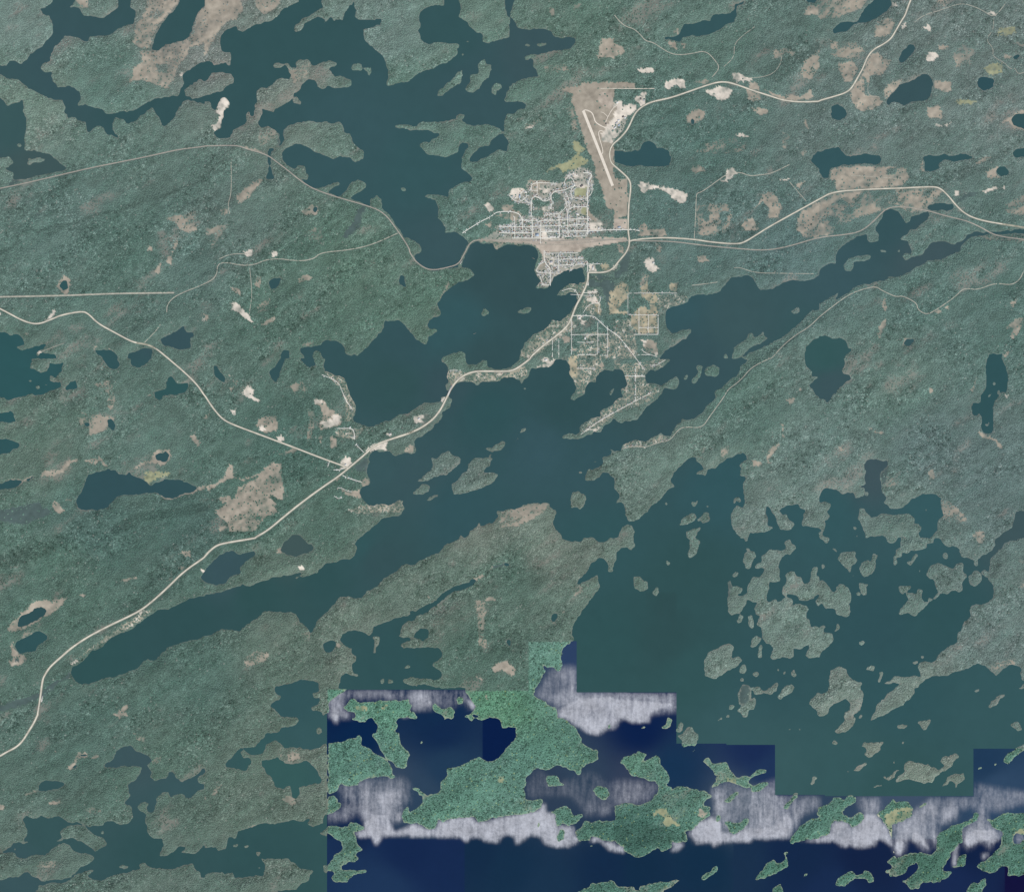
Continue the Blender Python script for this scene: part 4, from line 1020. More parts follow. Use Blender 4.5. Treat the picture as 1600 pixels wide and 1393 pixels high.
ROADS = """
R highway 34 long pale highway curving from the lower left shore up through the lakes to the town
0,4:0,335 60,300 130,265 180,215 220,150 270,70 300,0
0,3:290,1393 315,1230 330,1110 345,1070 390,1000 470,930 560,850 680,770 830,690 980,620 1100,560 1200,480 1310,380 1430,260 1592,150
1,3:0,145 40,100 90,60 150,40 400,0
1,2:390,1390 490,1335 620,1225 750,1120 900,1010 1040,915 1130,840 1240,750 1320,670 1450,625 1592,580
2,2:0,578 90,540 180,475 240,400 275,330 300,280 320,235 360,180 420,130 500,100 600,98 720,100 800,95 860,60 940,0
2,1:940,1380 1040,1290 1130,1225 1220,1150 1255,1090 1290,990 1340,900 1385,800 1388,725
R highway 28 pale road running from the town bay past the airport and on to the upper right
2,1:1388,725 1530,725 1592,685
3,1:0,680 40,630 100,560 120,490 105,400 110,200 130,60 115,0
c:820,1390 700,1290 640,1230 620,1130 625,1040 680,940 760,880 880,750 940,640 990,520 1050,430 1150,350 1280,290 1590,225
3,0:280,795 430,765 560,720 700,670 800,640 870,638 950,660 1090,710 1200,745 1310,780 1430,795 1592,790
4,0:0,783 120,750 200,725 250,690 300,600 340,530 370,450 420,385 500,345 560,300 600,230 640,160 665,125 690,50 710,0
R highway 28 pale highway winding from the left edge down to the fork beside the bay
0,1:0,1005 60,1035 160,1090 240,1120 310,1125 400,1090 480,1055 640,1025 690,1045 760,1120 900,1195 1040,1270 1130,1280 1210,1310 1310,1393
0,2:1450,120 1540,210 1592,290
1,2:0,285 60,380 140,475 250,525 400,580 560,640 720,700 900,770 1080,835 1110,850
R highway 26 pale road leaving the rail yard eastward and bending up toward the right edge
3,1:110,485 160,468 380,452 620,468 760,490 950,505 1010,490 1100,435 1200,370 1592,155
4,1:0,155 110,95 400,78 640,70 880,57 940,70 1000,125 1060,200 1120,260 1200,305 1350,340 1592,375
R railway 20 single railway line crossing the forest from the left edge to the town and beyond
0,1:0,72 60,60 200,30
0,0:330,1393 640,1320 930,1260 1160,1215 1400,1160 1592,1140
1,0:0,1135 250,1130 330,1160 480,1200 560,1260 640,1320
1,1:740,10 850,80 1060,150 1280,210 1400,265 1500,400 1592,540
2,1:0,570 60,655 160,712 300,685 380,660 420,590 470,490 530,468 800,475 1000,485 1300,475 1592,470
3,1:110,478 440,482 650,510 960,540 1170,555 1350,525 1592,450
4,1:200,432 330,405 430,320 500,245 560,215 680,215 780,235 850,245 960,280 1130,320 1250,370 1370,440 1592,470
R cutline 30 straight pale cleared strip running in from the left edge
0,1:0,915 490,905 900,888 1355,882
R gravel_road 15 thin gravel road wandering through the woods west of the lake narrows
0,1:1298,1035 1300,970 1370,900
1,1:0,815 95,760 100,630 345,685 510,610 740,640 850,620 900,570 1130,550 1300,510 1500,420
R gravel_road 12 faint track dropping from the railway to the woodland road fork
1,0:205,1260 208,1393
1,1:205,120 180,200 195,270
R gravel_road 12 short spur to a pale pit beside the woodland road
1,1:100,625 200,580 330,580
R gravel_road 10 faint track running down to the pale clearing south of the woodland road
1,1:350,690 360,780 370,900 345,1050
R gravel_road 12 short side road climbing off the left highway
0,1:1125,1270 1215,1180 1250,1130
R gravel_road 8 short track ending at the shore of the left edge lake
0,1:500,1275 400,1310 320,1340
R gravel_road 14 narrow gravel road following the right shore of the river
3,2:60,700 150,680 240,692 340,650 430,640 500,545 560,530 680,540 740,450 850,300 880,240 980,170 1060,70 1200,0
3,1:1220,1393 1300,1300 1400,1215 1510,1150 1592,1070
4,1:0,1070 100,990 230,895 350,850 440,833 480,860 540,890 600,915 650,905 760,965 760,1010 830,1055 900,1020 1060,910 1110,855 1160,850 1230,860 1370,805 1490,825 1560,780 1592,700
R gravel_road 14 gravel road climbing from the east highway to the pale pit above
3,1:620,460 630,300 635,140 640,110 680,100 790,20
3,0:880,1350 980,1340 1050,1370 1130,1360 1220,1350 1360,1280
R gravel_road 12 lakeside lane above the small point of the east lake
3,1:600,825 700,815 800,800
R gravel_road 10 thin straight lane above the north shore of the east lake
3,1:930,690 970,685 1100,730 1300,732 1550,735
R gravel_road 10 short diagonal track below the upper pit
3,1:1360,20 1490,170
R gravel_road 14 broken gravel track west of the slanted pond at the top
3,0:0,120 40,170 90,210 150,225 200,270 240,320 300,330 370,380 440,420 520,430 620,415 680,400 730,415 780,470 820,530 760,600
R gravel_road 10 thin curved spur ending in the woods below the slanted pond
3,0:850,520 930,450 930,350 980,290 1090,210
R gravel_road 10 thin gravel track beside the pale pits north of the curved highway
3,0:1040,610 1160,600 1240,570 1290,500 1300,440
R gravel_road 10 track winding across the top right corner
4,0:740,175 810,120 950,80 1080,30 1160,40 1260,80 1350,140 1410,80 1450,20
R gravel_road 8 squiggling pale creek track near the right edge at the top
4,0:1355,150 1350,240 1290,310 1355,380 1345,440 1440,490 1480,540 1520,530 1540,580 1592,565
R gravel_road 8 loop track in the tan field under the curved highway
4,0:330,540 395,580 370,700 390,750 465,755
R gravel_road 10 straight lane through the tan clearing at the right
4,0:245,1365 360,1370 620,1390
R airport_road 14 pale straight fence road along the north end of the airfield
c:480,85 800,85 1050,88 1320,85
R street 12 curving street along the wooded ridge to the west end of town
2,1:410,420 470,380 560,325 630,295 680,250 850,255 880,330
R street 9 crescent street in the north west corner of town
a:140,330 200,410 290,455 390,420 430,360 420,300 400,270 330,310 310,430
R street 10 hooked street linking the crescent to the town hill
a:400,420 450,465 500,460
R street 11 street winding over the wooded hill in the middle of town
a:500,690 500,410 540,370 610,380 690,450 760,430 810,400 830,460 795,560
R street 11 street climbing from the hill to the school field
a:810,410 800,360 850,290 1000,275 1100,230 1180,200
R street 9 upper left block street with two short legs
a:500,270 500,160 780,155 900,180
R street 8 short upright street in the upper left block
a:590,120 590,340
R street 8 short cross street in the upper left block
a:500,275 600,275
R street 9 looping street at the top of town
a:1010,200 1020,110 1070,60 1150,10 1230,60
R street 9 curved street beside the sports field
a:1090,60 1150,100 1180,200 1110,260 1130,380 1160,400 1370,395
R street 9 crescent below the wooded hill
a:1030,300 1090,420 1090,560 1060,600 1060,740 1065,820
R street 8 faint inner crescent around the wooded hill
a:1010,390 1050,450 1040,540 970,600 920,640 790,650 690,655
R street 10 cross street under the school field
a:1090,570 1150,530 1370,530
R street 12 long upright street at the east side of town
a:1370,960 1370,150 1450,40 1400,0 1300,0
R street 9 looping lane outside the east side of town
a:1440,180 1450,280 1420,350 1380,370
R street 10 uppermost cross street of the town grid
a:380,745 650,745 930,735 1130,720 1420,715
R street 10 second cross street of the town grid
a:0,840 510,840 650,830 930,825 1370,800
R street 13 main cross street running from the grid out to the east road
a:640,920 930,910 1592,900
b:1050,182 1420,178 1500,175 1592,195
R street 11 cross street at the west end of the grid
a:0,935 520,935
R street 8 back lane below the uppermost blocks
a:380,890 510,890
R street 10 lowest cross street beside the rail yard
a:200,1015 510,1018 900,1010 1060,990 1370,985
R street 9 short upright street at the west end of the grid
a:240,680 240,1010
R street 9 upright street beside the west block
a:365,680 365,930
R street 11 upright street beside the big parking lot
a:515,700 515,1010
R street 10 upright street on the far side of the big parking lot
a:650,745 640,1060 640,1100
R street 13 busy upright street in the middle of the grid
a:930,640 930,830 935,1010
R street 9 upright street east of the middle of the grid
a:1065,820 1075,990
R street 8 upright back street near the east of the grid
a:1205,720 1210,970
R street 9 cross street at the top of the south blocks
b:210,525 690,518
R street 9 middle cross street of the south blocks
b:330,615 400,610 760,605
R street 11 lowest cross street of the south blocks above the little bay
b:330,705 560,695 700,685 830,685
R street 12 upright street along the west edge of the south blocks
b:190,480 190,640 250,720 280,740 280,1000
R street 8 loop street around the bare knoll on the point
b:190,650 110,700 60,800 170,815 430,820
R street 8 short upright street in the south blocks
b:400,530 400,700 410,800
R street 8 second short upright street in the south blocks
b:530,610 530,690
R street 8 short lane near the tip of the town point
b:130,860 170,990 260,990
R street 8 lane on the hooked point south of the little bay
b:450,1080 590,1030 680,1100 700,1180
R street 10 upright street from the bay road to the south blocks
b:825,640 830,800
R street 9 street past the long pale building east of the little bay
b:840,685 1040,680
R street 10 side street bending through the southern suburb
e:120,550 400,550 460,590 600,730 740,810 900,1010
R street 9 short lane by the white yard south of the creek
e:280,240 470,225
R street 8 lane of the southern suburb near the creek
e:270,510 330,420 400,380 500,375 510,300
R street 8 short upright lane in the southern suburb
e:490,390 480,510
R street 9 straight east west lane in the southern suburb
e:100,810 300,805 620,805
R street 9 white straight lane above the southern shore
e:190,1080 450,1080
R street 8 second white lane above the southern shore
e:500,1092 610,1090
R street 9 lane along the lower side of the pale fields
e:960,805 1290,805 1290,540
R street 8 upright lane through the pale fields
e:1030,450 1030,805
R street 8 lane along the upper side of the pale fields
e:890,538 1290,540
R street 7 faint cross lane in the pale fields
e:1030,715 1290,712
R street 8 lane in the shore suburb by the east lake
e:1010,1080 1180,1080
R street 7 long faint lane along the concession line
e:890,245 1300,240 1560,245
R street 9 upright lane beside the highway in the southern suburb
2,1:1110,1250 1110,1393
R street 8 upright lane one lot further east in the southern suburb
2,1:1160,1250 1160,1393
R street 8 lane along the backbone of the long southern point
2,2:1330,590 1480,480 1592,420
3,2:160,330 300,260
R street 8 short cross lane on the neck of the southern point
3,2:80,135 240,140
R street 8 lane down the neck of the southern point
3,2:165,60 165,330
R street 8 short lane on the peninsula west of the bridge
2,2:310,92 400,92
R street 11 side street from the fork down to the small point
d:350,820 440,860 560,900 650,925
R street 8 lane bending to the shore below the fork
d:270,1020 320,1010 450,1070 500,1070
R street 8 curling lane in the woods below the fork
d:220,1140 290,1180 350,1165
R street 9 white lane in the yard by the fork
d:210,735 300,735 370,710
R street 8 short lane left of the fork
d:150,600 120,690
R street 10 lane by the pale pits north of the fork
d:260,90 400,90 480,85 530,130 540,260
R street 8 narrow lane running down to the highway near the pits
d:560,340 690,470
R street 8 shore lane along the west side of the round lake
1,2:910,125 1040,180 1070,260 1100,330 1150,400
R taxiway 20 hooked taxiway from the runway head to the apron
c:215,430 250,412 350,455 380,540 400,610 480,660 580,705
R taxiway 14 thin taxiway between the apron and the middle of the runway
c:530,750 470,735 445,770 470,880 510,1010 520,1090 480,1110
R taxiway 12 narrow road from the apron up to the cul de sac
c:560,610 600,510 680,380 740,345 760,290 820,300
R taxiway 9 short stub track left of the apron
c:480,450 530,460 590,520
R street 7 lane below the white yard of the southern suburb
e:100,260 460,285
R street 7 upright lane in the middle of the southern suburb
e:470,640 470,1080
R street 7 second upright lane in the middle of the southern suburb
e:605,690 605,1090
R street 7 upright lane at the west side of the southern suburb
e:112,600 112,1080
R street 6 upright lane between the pale fields
e:880,250 880,540
R street 6 third upright lane through the pale fields
e:1160,540 1160,800
R street 7 cross lane at the foot of the southern suburb
e:870,1370 1110,1365
R street 7 slanting lane toward the southern neck
e:900,1010 960,1090 1110,1290
R street 7 bending lane on the spit of the shore suburb
e:1180,1225 1270,1222 1390,1150
R street 7 short cross lane above the southern bay
e:180,1265 440,1270
R street 7 curved lane of the shore suburb
e:1060,1010 1130,1060 1280,1110
R street 7 lane between highway and bay shore
e:190,910 300,915 440,905
"""
TINT = """
w 400,60:56,86,92 560,200:64,92,102 700,60:58,88,94 830,90:70,88,98 740,130:64,88,98 20,200:68,94,98 50,260:78,92,94 100,110:66,88,98 220,180:58,86,92 480,30:56,86,92 650,260:60,92,100 700,390:68,90,100 790,450:57,78,86 720,500:58,92,102 760,560:56,78,86 820,420:57,78,86 680,520:58,92,102 620,600:54,82,86 640,540:58,84,94 700,600:62,80,92 760,640:48,82,90 880,640:50,76,84 850,700:62,90,104 920,720:58,86,98 640,740:66,88,98 600,720:66,92,100 720,800:54,86,98 500,900:48,80,84 300,970:48,78,82 400,930:48,80,82 590,870:58,80,88 560,850:54,90,96 150,1040:48,82,84 1150,500:70,92,100 1050,480:62,92,104 1080,560:62,82,94 1300,420:68,92,104 1450,400:78,90,100 1050,660:62,82,92 1000,620:58,80,88 1380,350:60,86,96 1130,760:52,90,102 1080,900:48,80,84 1020,960:46,76,80 960,1000:46,82,86 1200,1060:50,84,94 1370,990:46,80,92 1470,960:46,82,90 1320,1180:58,94,100 1400,1080:48,86,96 1550,1100:56,92,100 1200,1200:62,96,102 1400,1230:50,86,90 1150,1140:60,94,102 1290,800:54,92,102 1450,800:58,96,106 1360,730:76,86,98 1590,820:74,88,96 1080,1050:50,86,90 940,850:52,88,96 620,1040:48,82,88 450,1100:54,88,96 680,1000:50,82,84 250,1330:50,80,84 230,1190:72,88,98 270,1240:66,90,98 80,1300:60,88,92 20,1370:66,88,98 450,1200:58,98,96 420,1340:48,80,84 480,1160:60,94,100 30,580:46,92,98 80,550:48,90,96 200,770:54,80,92 1420,150:66,86,96 1310,240:58,90,100 1290,560:58,94,96 1300,600:70,88,98 1550,600:48,84,92 1000,240:58,88,98 60,960:48,76,84 350,890:66,86,98 460,850:80,92,92 1120,50:60,90,98 1350,50:58,88,98 1540,130:50,80,94 1590,190:58,86,94 1565,265:56,88,94 1450,250:60,92,100 265,530:64,84,96 270,605:52,92,94 70,1000:50,86,92 1040,1000:46,74,78 760,430:57,78,86 1033,955:46,72,76
n 690,1140:22,48,94 770,1150:6,34,88 560,1150:10,44,92 1000,1140:8,36,90 700,1200:42,68,106 560,1310:24,46,92 600,1390:38,62,108 700,1350:26,48,98 640,1330:24,46,96 740,1330:22,50,88 850,1390:30,58,94 800,1360:24,54,90 950,1360:20,48,88 1000,1360:18,50,86 1100,1350:18,52,88 1150,1350:28,54,92 1250,1340:18,44,88 1350,1340:14,36,82 1300,1390:24,48,96 1500,1320:8,34,82 1480,1380:22,44,96 1590,1390:8,8,70 1050,1200:26,58,100 1180,1170:30,50,102 1200,1200:38,60,108 1540,1190:38,66,106 1560,1230:58,82,122 860,1060:66,80,116 880,1020:58,76,122 860,1220:58,72,104 900,1210:60,76,108 660,1240:58,78,112 610,1230:70,84,116 540,1110:10,40,90 1000,1220:66,74,108 1160,1250:78,92,122 1400,1250:78,92,126 1300,1260:60,78,112 680,1120:22,50,94
f 60,40:104,124,116 300,60:110,118,112 160,130:92,118,108 60,150:106,126,114 450,130:112,124,114 600,60:104,124,116 600,130:92,120,108 760,40:98,122,110 900,40:92,116,104 1100,60:92,116,106 1250,50:94,116,108 1400,60:102,118,112 1550,100:104,120,114 100,330:90,114,106 200,400:84,110,100 300,400:88,112,104 450,450:84,110,98 550,420:88,114,100 350,350:94,114,106 1100,350:88,112,106 1100,200:86,112,104 1300,200:98,116,110 1250,400:90,114,110 1450,450:90,116,108 1550,500:88,114,106 1400,600:94,118,108 1300,700:100,122,114 1150,620:88,114,104 1050,720:102,122,112 1450,700:94,114,110 1550,750:96,116,112 1550,980:102,120,114 1250,950:108,128,118 1200,820:104,122,114 1400,800:102,122,114 50,700:92,114,102 150,820:80,106,98 250,700:90,114,104 100,900:84,110,98 300,820:76,102,94 450,700:78,106,96 400,800:80,108,96 500,800:82,108,96 450,900:96,114,102 450,1000:94,112,100 300,1050:82,108,98 600,900:96,114,102 700,900:90,110,98 800,900:84,108,96 750,1030:80,106,94 850,850:106,120,108 150,1150:82,108,98 250,1200:86,110,98 400,1250:94,112,100 480,1200:102,116,104 300,1380:94,112,102 100,1380:92,112,102 700,740:98,116,108 850,450:92,116,104 680,480:88,114,100 700,330:90,116,106 950,550:88,112,104 1380,1190:118,128,116 1400,1080:112,128,118 1130,1030:108,126,116 560,1000:104,118,106 740,840:108,120,108
g 580,1180:90,142,118 800,1200:92,144,120 840,1030:96,146,122 780,1100:88,146,110 1000,1300:72,122,102 1030,1230:88,140,116 1150,1210:94,144,118 560,1350:86,134,110 1450,1340:74,124,100 1560,1320:80,132,108 1280,1280:86,138,114 1230,1340:80,134,108 600,1100:88,146,116 920,1150:86,136,112 980,1180:92,144,116
"""

# ---------------------------------------------------------------- helpers
def lin(rgb):
    c = np.asarray(rgb, float)/255
    return np.where(c <= .04045, c/12.92, ((c+.055)/1.055)**2.4)
def X(px): return (np.asarray(px)-MW/2)*S
def Y(py): return (MH/2-np.asarray(py))*S
def blur(a, r):
    for ax in (0, 1):
        p = np.pad(a, [(r+1, r) if i == ax else (0, 0) for i in (0, 1)], mode='edge')
        c = np.cumsum(p, axis=ax, dtype=np.float64); n = 2*r+1
        a = ((c[n:]-c[:-n]) if ax == 0 else (c[:, n:]-c[:, :-n]))/n
    return a.astype(np.float32)
def vnoise(h, w_, cell, seed, cell_y=None):
    g = np.random.default_rng(seed); cy = cell_y or cell
    gh, gw = int(h/cy)+3, int(w_/cell)+3
    t = g.standard_normal((gh, gw)).astype(np.float32)
    y = np.arange(h)/cy; x = np.arange(w_)/cell
    y0 = y.astype(int); x0 = x.astype(int); fy = (y-y0)[:, None]; fx = (x-x0)[None]
    fy = fy*fy*(3-2*fy); fx = fx*fx*(3-2*fx)
    a = t[y0][:, x0]; b = t[y0][:, x0+1]; c = t[y0+1][:, x0]; d = t[y0+1][:, x0+1]
    return ((a*(1-fx)+b*fx)*(1-fy)+(c*(1-fx)+d*fx)*fy).astype(np.float32)
TILE = 1592/320
ROWY = [0, 280, 560, 840, 1113]
PRE = {'a': (780, 270, 9.95), 'b': (830, 340, 9.412), 'c': (890, 130, 9.95), 'd': (500, 660, 9.95), 'e': (880, 430, 8.706)}
def tile_pts(s, ox, oy, k):
    return np.array([[float(v) for v in p.split(',')] for p in s.split()])/k+np.array([ox, oy])
def fill(mask, pts, val, clip):
    cx0, cy0, cx1, cy1 = clip
    xs, ys = pts[:, 0], pts[:, 1]
    r0, r1 = max(cy0, int(math.floor(ys.min()))), min(cy1, int(math.ceil(ys.max())))
    if r1 <= r0: return
    yc = np.arange(r0, r1)+.5
    x2, y2 = np.roll(xs, -1), np.roll(ys, -1)
    for r, yy in zip(range(r0, r1), yc):
        e = ((ys <= yy) & (y2 > yy)) | ((y2 <= yy) & (ys > yy))
        if not e.any(): continue
        cr = np.sort(xs[e]+(yy-ys[e])/(y2[e]-ys[e])*(x2[e]-xs[e]))
        for a, b in zip(cr[::2], cr[1::2]):
            i0, i1 = max(cx0, int(math.ceil(a-.5))), min(cx1, int(math.ceil(b-.5)))
            if i1 > i0: mask[r, i0:i1] = val
def stroke(mask, pts, width, val):
    r = max(width/2, .5)
    for (x0, y0), (x1, y1) in zip(pts[:-1], pts[1:]):
        n = max(2, int(math.hypot(x1-x0, y1-y0)/.5))
        for t in np.linspace(0, 1, n):
            x, y = x0+(x1-x0)*t, y0+(y1-y0)*t
            a, b, c, d = int(x-r+.5), int(x+r+.5)+1, int(y-r+.5), int(y+r+.5)+1
            if b > a and d > c: mask[max(c, 0):max(d, 0), max(a, 0):max(b, 0)] = val

# ---------------------------------------------------------------- the map: land, ground cover, pale water
CODE = {'F': 0, 'b': 1, 'B': 2, 'S': 3, 'G': 4, 'M': 5, 'T': 6, 't': 7, 'D': 8, 'Y': 9, 'R': 10}
land = np.ones((MH, MW), np.uint8); cover = np.zeros((MH, MW), np.uint8)
for ln in TILES.strip().split('\n'):
    k, rest = ln.split(' ', 1)
    if k == 'T' and ',' not in rest:
        q = rest.split(); c, r = int(q[0]), int(q[1]); ox, oy = c*320, ROWY[r]; TK = TILE
        clip = (ox, oy if r < 4 else 1120, ox+320, (oy+280) if r < 4 else MH)
        land[clip[1]:clip[3], clip[0]:clip[2]] = 1 if q[2] == 'L' else 0
    elif k == 'E': ox, oy, TK = PRE[rest.strip()]; clip = (0, 0, MW, MH)
    elif k in 'WL':
        fill(land, tile_pts(rest, ox, oy, TK), 1 if k == 'L' else 0, clip)
    elif k == 'd':
        wd, rest = rest.split(' ', 1); stroke(cover, tile_pts(rest, ox, oy, TK), float(wd)/TILE, 8)
    else:
        fill(cover, tile_pts(rest, ox, oy, TK), CODE[k], clip)
foam = np.zeros((MH, MW), np.float32); glint2 = np.zeros((MH, MW), np.float32)  # masks of the sun glint that is painted into the navy water colour
for ln in GLINT.strip().split('\n'):
    k, rest = ln.split(' ', 1)
    if k == 'T':
        c, r = map(int, rest.split()); ox, oy = c*320, ROWY[r]
    else:
        fill(foam if k == 'P' else glint2, tile_pts(rest, ox, oy, TILE), {'P': .93, 'p': .60, 'q': .30, 'r': .10}[k], (0, 0, MW, MH))
patch = np.zeros((MH, MW), np.uint8)
fill(patch, np.array([(512, 1393), (511.5, 1077), (728, 1077.5), (728, 1079), (826, 1079), (826, 1002), (902.5, 1002), (902.5, 1081), (1058, 1082),
     (1058, 1162), (1212, 1163), (1212, 1242), (1522, 1244), (1522, 1169), (1600, 1169), (1600, 1393)], float), 1, (0, 0, MW, MH))
foam = np.maximum(blur(blur(foam*patch, 1), 3), blur(blur(glint2*patch, 3), 5))*patch  # foam holds the painted sun glint, softened

# roads as polylines in map pixels
roads = []
for ln in ROADS.strip().split('\n'):
    if ln.startswith('R '):
        _, kind, wd, lab = ln.split(' ', 3); roads.append([kind, float(wd), lab, []])
    else:
        tag, pts = ln.split(':', 1)
        if tag in PRE: ox, oy, k = PRE[tag]
        else:
            c, r = map(int, tag.split(',')); ox, oy, k = c*320, ROWY[r], TILE
        roads[-1][3].append(tile_pts(pts, ox, oy, k))
def smooth(p, it=2):
    for _ in range(it):
        q = np.empty((2*len(p)-2, 2)); q[0::2] = p[:-1]*.75+p[1:]*.25; q[1::2] = p[:-1]*.25+p[1:]*.75
        p = np.vstack([p[:1], q, p[-1:]])
    return p
road_px = np.zeros((MH, MW), np.uint8)
for r in roads:
    r[3] = np.vstack(r[3]); grid = r[0] == 'street' and len(r[3]) <= 3
    r[3] = r[3] if grid else smooth(r[3])
    stroke(road_px, r[3], r[1]/S*(1.6 if r[0] in ('highway', 'railway', 'cutline') else 1.3), 1)
RUNWAY = smooth(np.array([(911.2, 173.0), (924, 205), (939, 243), (957.2, 290.5)]), 1)
stroke(road_px, RUNWAY, 6, 1)

P = lambda a: np.pad(a, PAD, mode='reflect')
land, cover, foam, patch, road_px = map(P, (land, cover, foam, patch, road_px))  # foam is the painted sun glint mask
road_px[:PAD] = 0
H, W = land.shape
# rough natural shorelines: look the mask up through a small wobble
wob = lambda s: vnoise(H, W, 3, s)*.62+vnoise(H, W, 6, s+3)*.55+vnoise(H, W, 13, s+1)*.6
yy, xx = np.mgrid[0:H, 0:W]
u = np.clip(xx+wob(11), 0, W-1).round().astype(int); v = np.clip(yy+wob(21), 0, H-1).round().astype(int)
land = land[v, u]
u = np.clip(xx+wob(31)*1.05, 0, W-1).round().astype(int); v = np.clip(yy+wob(41)*1.05, 0, H-1).round().astype(int)
cw = cover[v, u]; keepT = np.isin(cover, (6, 10)) | np.isin(cw, (6, 10))
cover = np.where(keepT, cover, cw)
def dist(mask, R=16):            # distance to the nearest set pixel, cut off at R
    big = 1e6; g = np.where(mask, 0., big).astype(np.float32); 
    for ax in (0, 1):
        p = np.pad(g, [(R, R) if i == ax else (0, 0) for i in (0, 1)], constant_values=big)
        o = np.full_like(g, big); n = g.shape[ax]
        for k in range(-R, R+1):
            s = p[R+k:R+k+n] if ax == 0 else p[:, R+k:R+k+n]
            np.minimum(o, s+k*k, out=o)
        g = o
    return np.minimum(np.sqrt(g), R)
sd = dist(land == 0)-dist(land == 1)
sd = blur(sd-np.sign(sd)*.5, 1)
# relief: long low ridges running lower left to upper right, flat in the town and on the airfield
n_r = np.zeros((H, W), np.float32)
a = math.radians(35)
ru = (xx*math.cos(a)-yy*math.sin(a)); rv = (xx*math.sin(a)+yy*math.cos(a))
big = vnoise(2600, 3600, 60, 5, 17)*.5+vnoise(2600, 3600, 130, 6, 40)+vnoise(2600, 3600, 24, 8, 10)*.22
n_r = big[(np.clip(rv, 0, 2599)).astype(int), (np.clip(ru+1400, 0, 3599)).astype(int)]
flat = blur(blur(np.isin(cover, (3, 6, 7, 10)).astype(np.float32), 8), 8)
flat = np.maximum(flat, blur(blur((((xx-PAD > 880) & (xx-PAD < 1020) & (yy-PAD > 125) & (yy-PAD < 480))).astype(np.float32), 10), 10))
t = np.clip(sd/14, 0, 1); t = t*t*(3-2*t)
rise = np.clip((n_r+1.1)*12, 0, 50)*(1-.9*np.clip(flat*1.4, 0, 1))
Z = np.where(sd > 0, .6+np.clip(sd, 0, 4)*.9+t*rise, np.maximum(sd*1.6, -6)).astype(np.float32)
Z = np.where(sd > 0, Z, Z+.0)
def bil(a_, px, py):
    x = np.clip(np.asarray(px, float)+PAD-.5, 0, W-1.001); y = np.clip(np.asarray(py, float)+PAD-.5, 0, H-1.001)
    x0 = x.astype(int); y0 = y.astype(int); fx = x-x0; fy = y-y0
    return (a_[y0, x0]*(1-fx)+a_[y0, x0+1]*fx)*(1-fy)+(a_[y0+1, x0]*(1-fx)+a_[y0+1, x0+1]*fx)*fy
def near(a_, px, py):
    return a_[np.clip((np.asarray(py)+PAD).astype(int), 0, H-1), np.clip((np.asarray(px)+PAD).astype(int), 0, W-1)]

# tints sampled over the map
tints = {}
for ln in TINT.strip().split('\n'):
    k, rest = ln.split(' ', 1); pos, col = [], []
    for it in rest.split():
        p, c = it.split(':'); pos.append([float(z) for z in p.split(',')]); col.append(lin([float(z) for z in c.split(',')]))
    tints[k] = (np.array(pos), np.array(col))
def tint(k, px, py, pw=2.2, block=None):
    pos, col = tints[k]; out = np.zeros((len(px), 3)); 
    for i in range(0, len(px), 20000):
        d2 = (px[i:i+20000, None]-pos[None, :, 0])**2+(py[i:i+20000, None]-pos[None, :, 1])**2+60
        if block is not None:
            d2 = d2*np.where(block(px[i:i+20000], py[i:i+20000])[:, None] == block(pos[:, 0], pos[:, 1])[None], 1, 12)
        wt = d2**(-pw); out[i:i+20000] = (wt@col)/wt.sum(1, keepdims=True)
    return out

# ---------------------------------------------------------------- materials
def mat(name, rough=1., spec=0., attr=None, col=None, grain=0., gscale=.03, gdetail=3, extra=None):
    m = bpy.data.materials.new(name); m.use_nodes = True; n = m.node_tree; b = n.nodes['Principled BSDF']
    b.inputs['Roughness'].default_value = rough; b.inputs['Specular IOR Level'].default_value = spec
    if attr:
        a_ = n.nodes.new('ShaderNodeAttribute'); a_.attribute_name = attr; src = a_.outputs['Color']
    else:
        q = n.nodes.new('ShaderNodeRGB'); q.outputs[0].default_value = (*col, 1); src = q.outputs[0]
    if grain:
        tc = n.nodes.new('ShaderNodeTexCoord'); nz = n.nodes.new('ShaderNodeTexNoise')
        nz.inputs['Scale'].default_value = gscale; nz.inputs['Detail'].default_value = gdetail
        mo = n.nodes.new('ShaderNodeMapping'); mo.inputs['Rotation'].default_value = (.31, .22, .5); mo.inputs['Location'].default_value = (0, 0, 371.3)
        n.links.new(tc.outputs['Object'], mo.inputs['Vector']); n.links.new(mo.outputs[0], nz.inputs['Vector'])
        mr = n.nodes.new('ShaderNodeMapRange'); mr.inputs['From Min'].default_value = .25; mr.inputs['From Max'].default_value = .75
        mr.inputs['To Min'].default_value = 1-grain; mr.inputs['To Max'].default_value = 1+grain
        n.links.new(nz.outputs['Fac'], mr.inputs['Value'])
        mx = n.nodes.new('ShaderNodeVectorMath'); mx.operation = 'SCALE'
        n.links.new(src, mx.inputs[0]); n.links.new(mr.outputs[0], mx.inputs['Scale']); src = mx.outputs[0]
    if extra: src = extra(n, src)
    n.links.new(src, b.inputs['Base Color'])
    return m
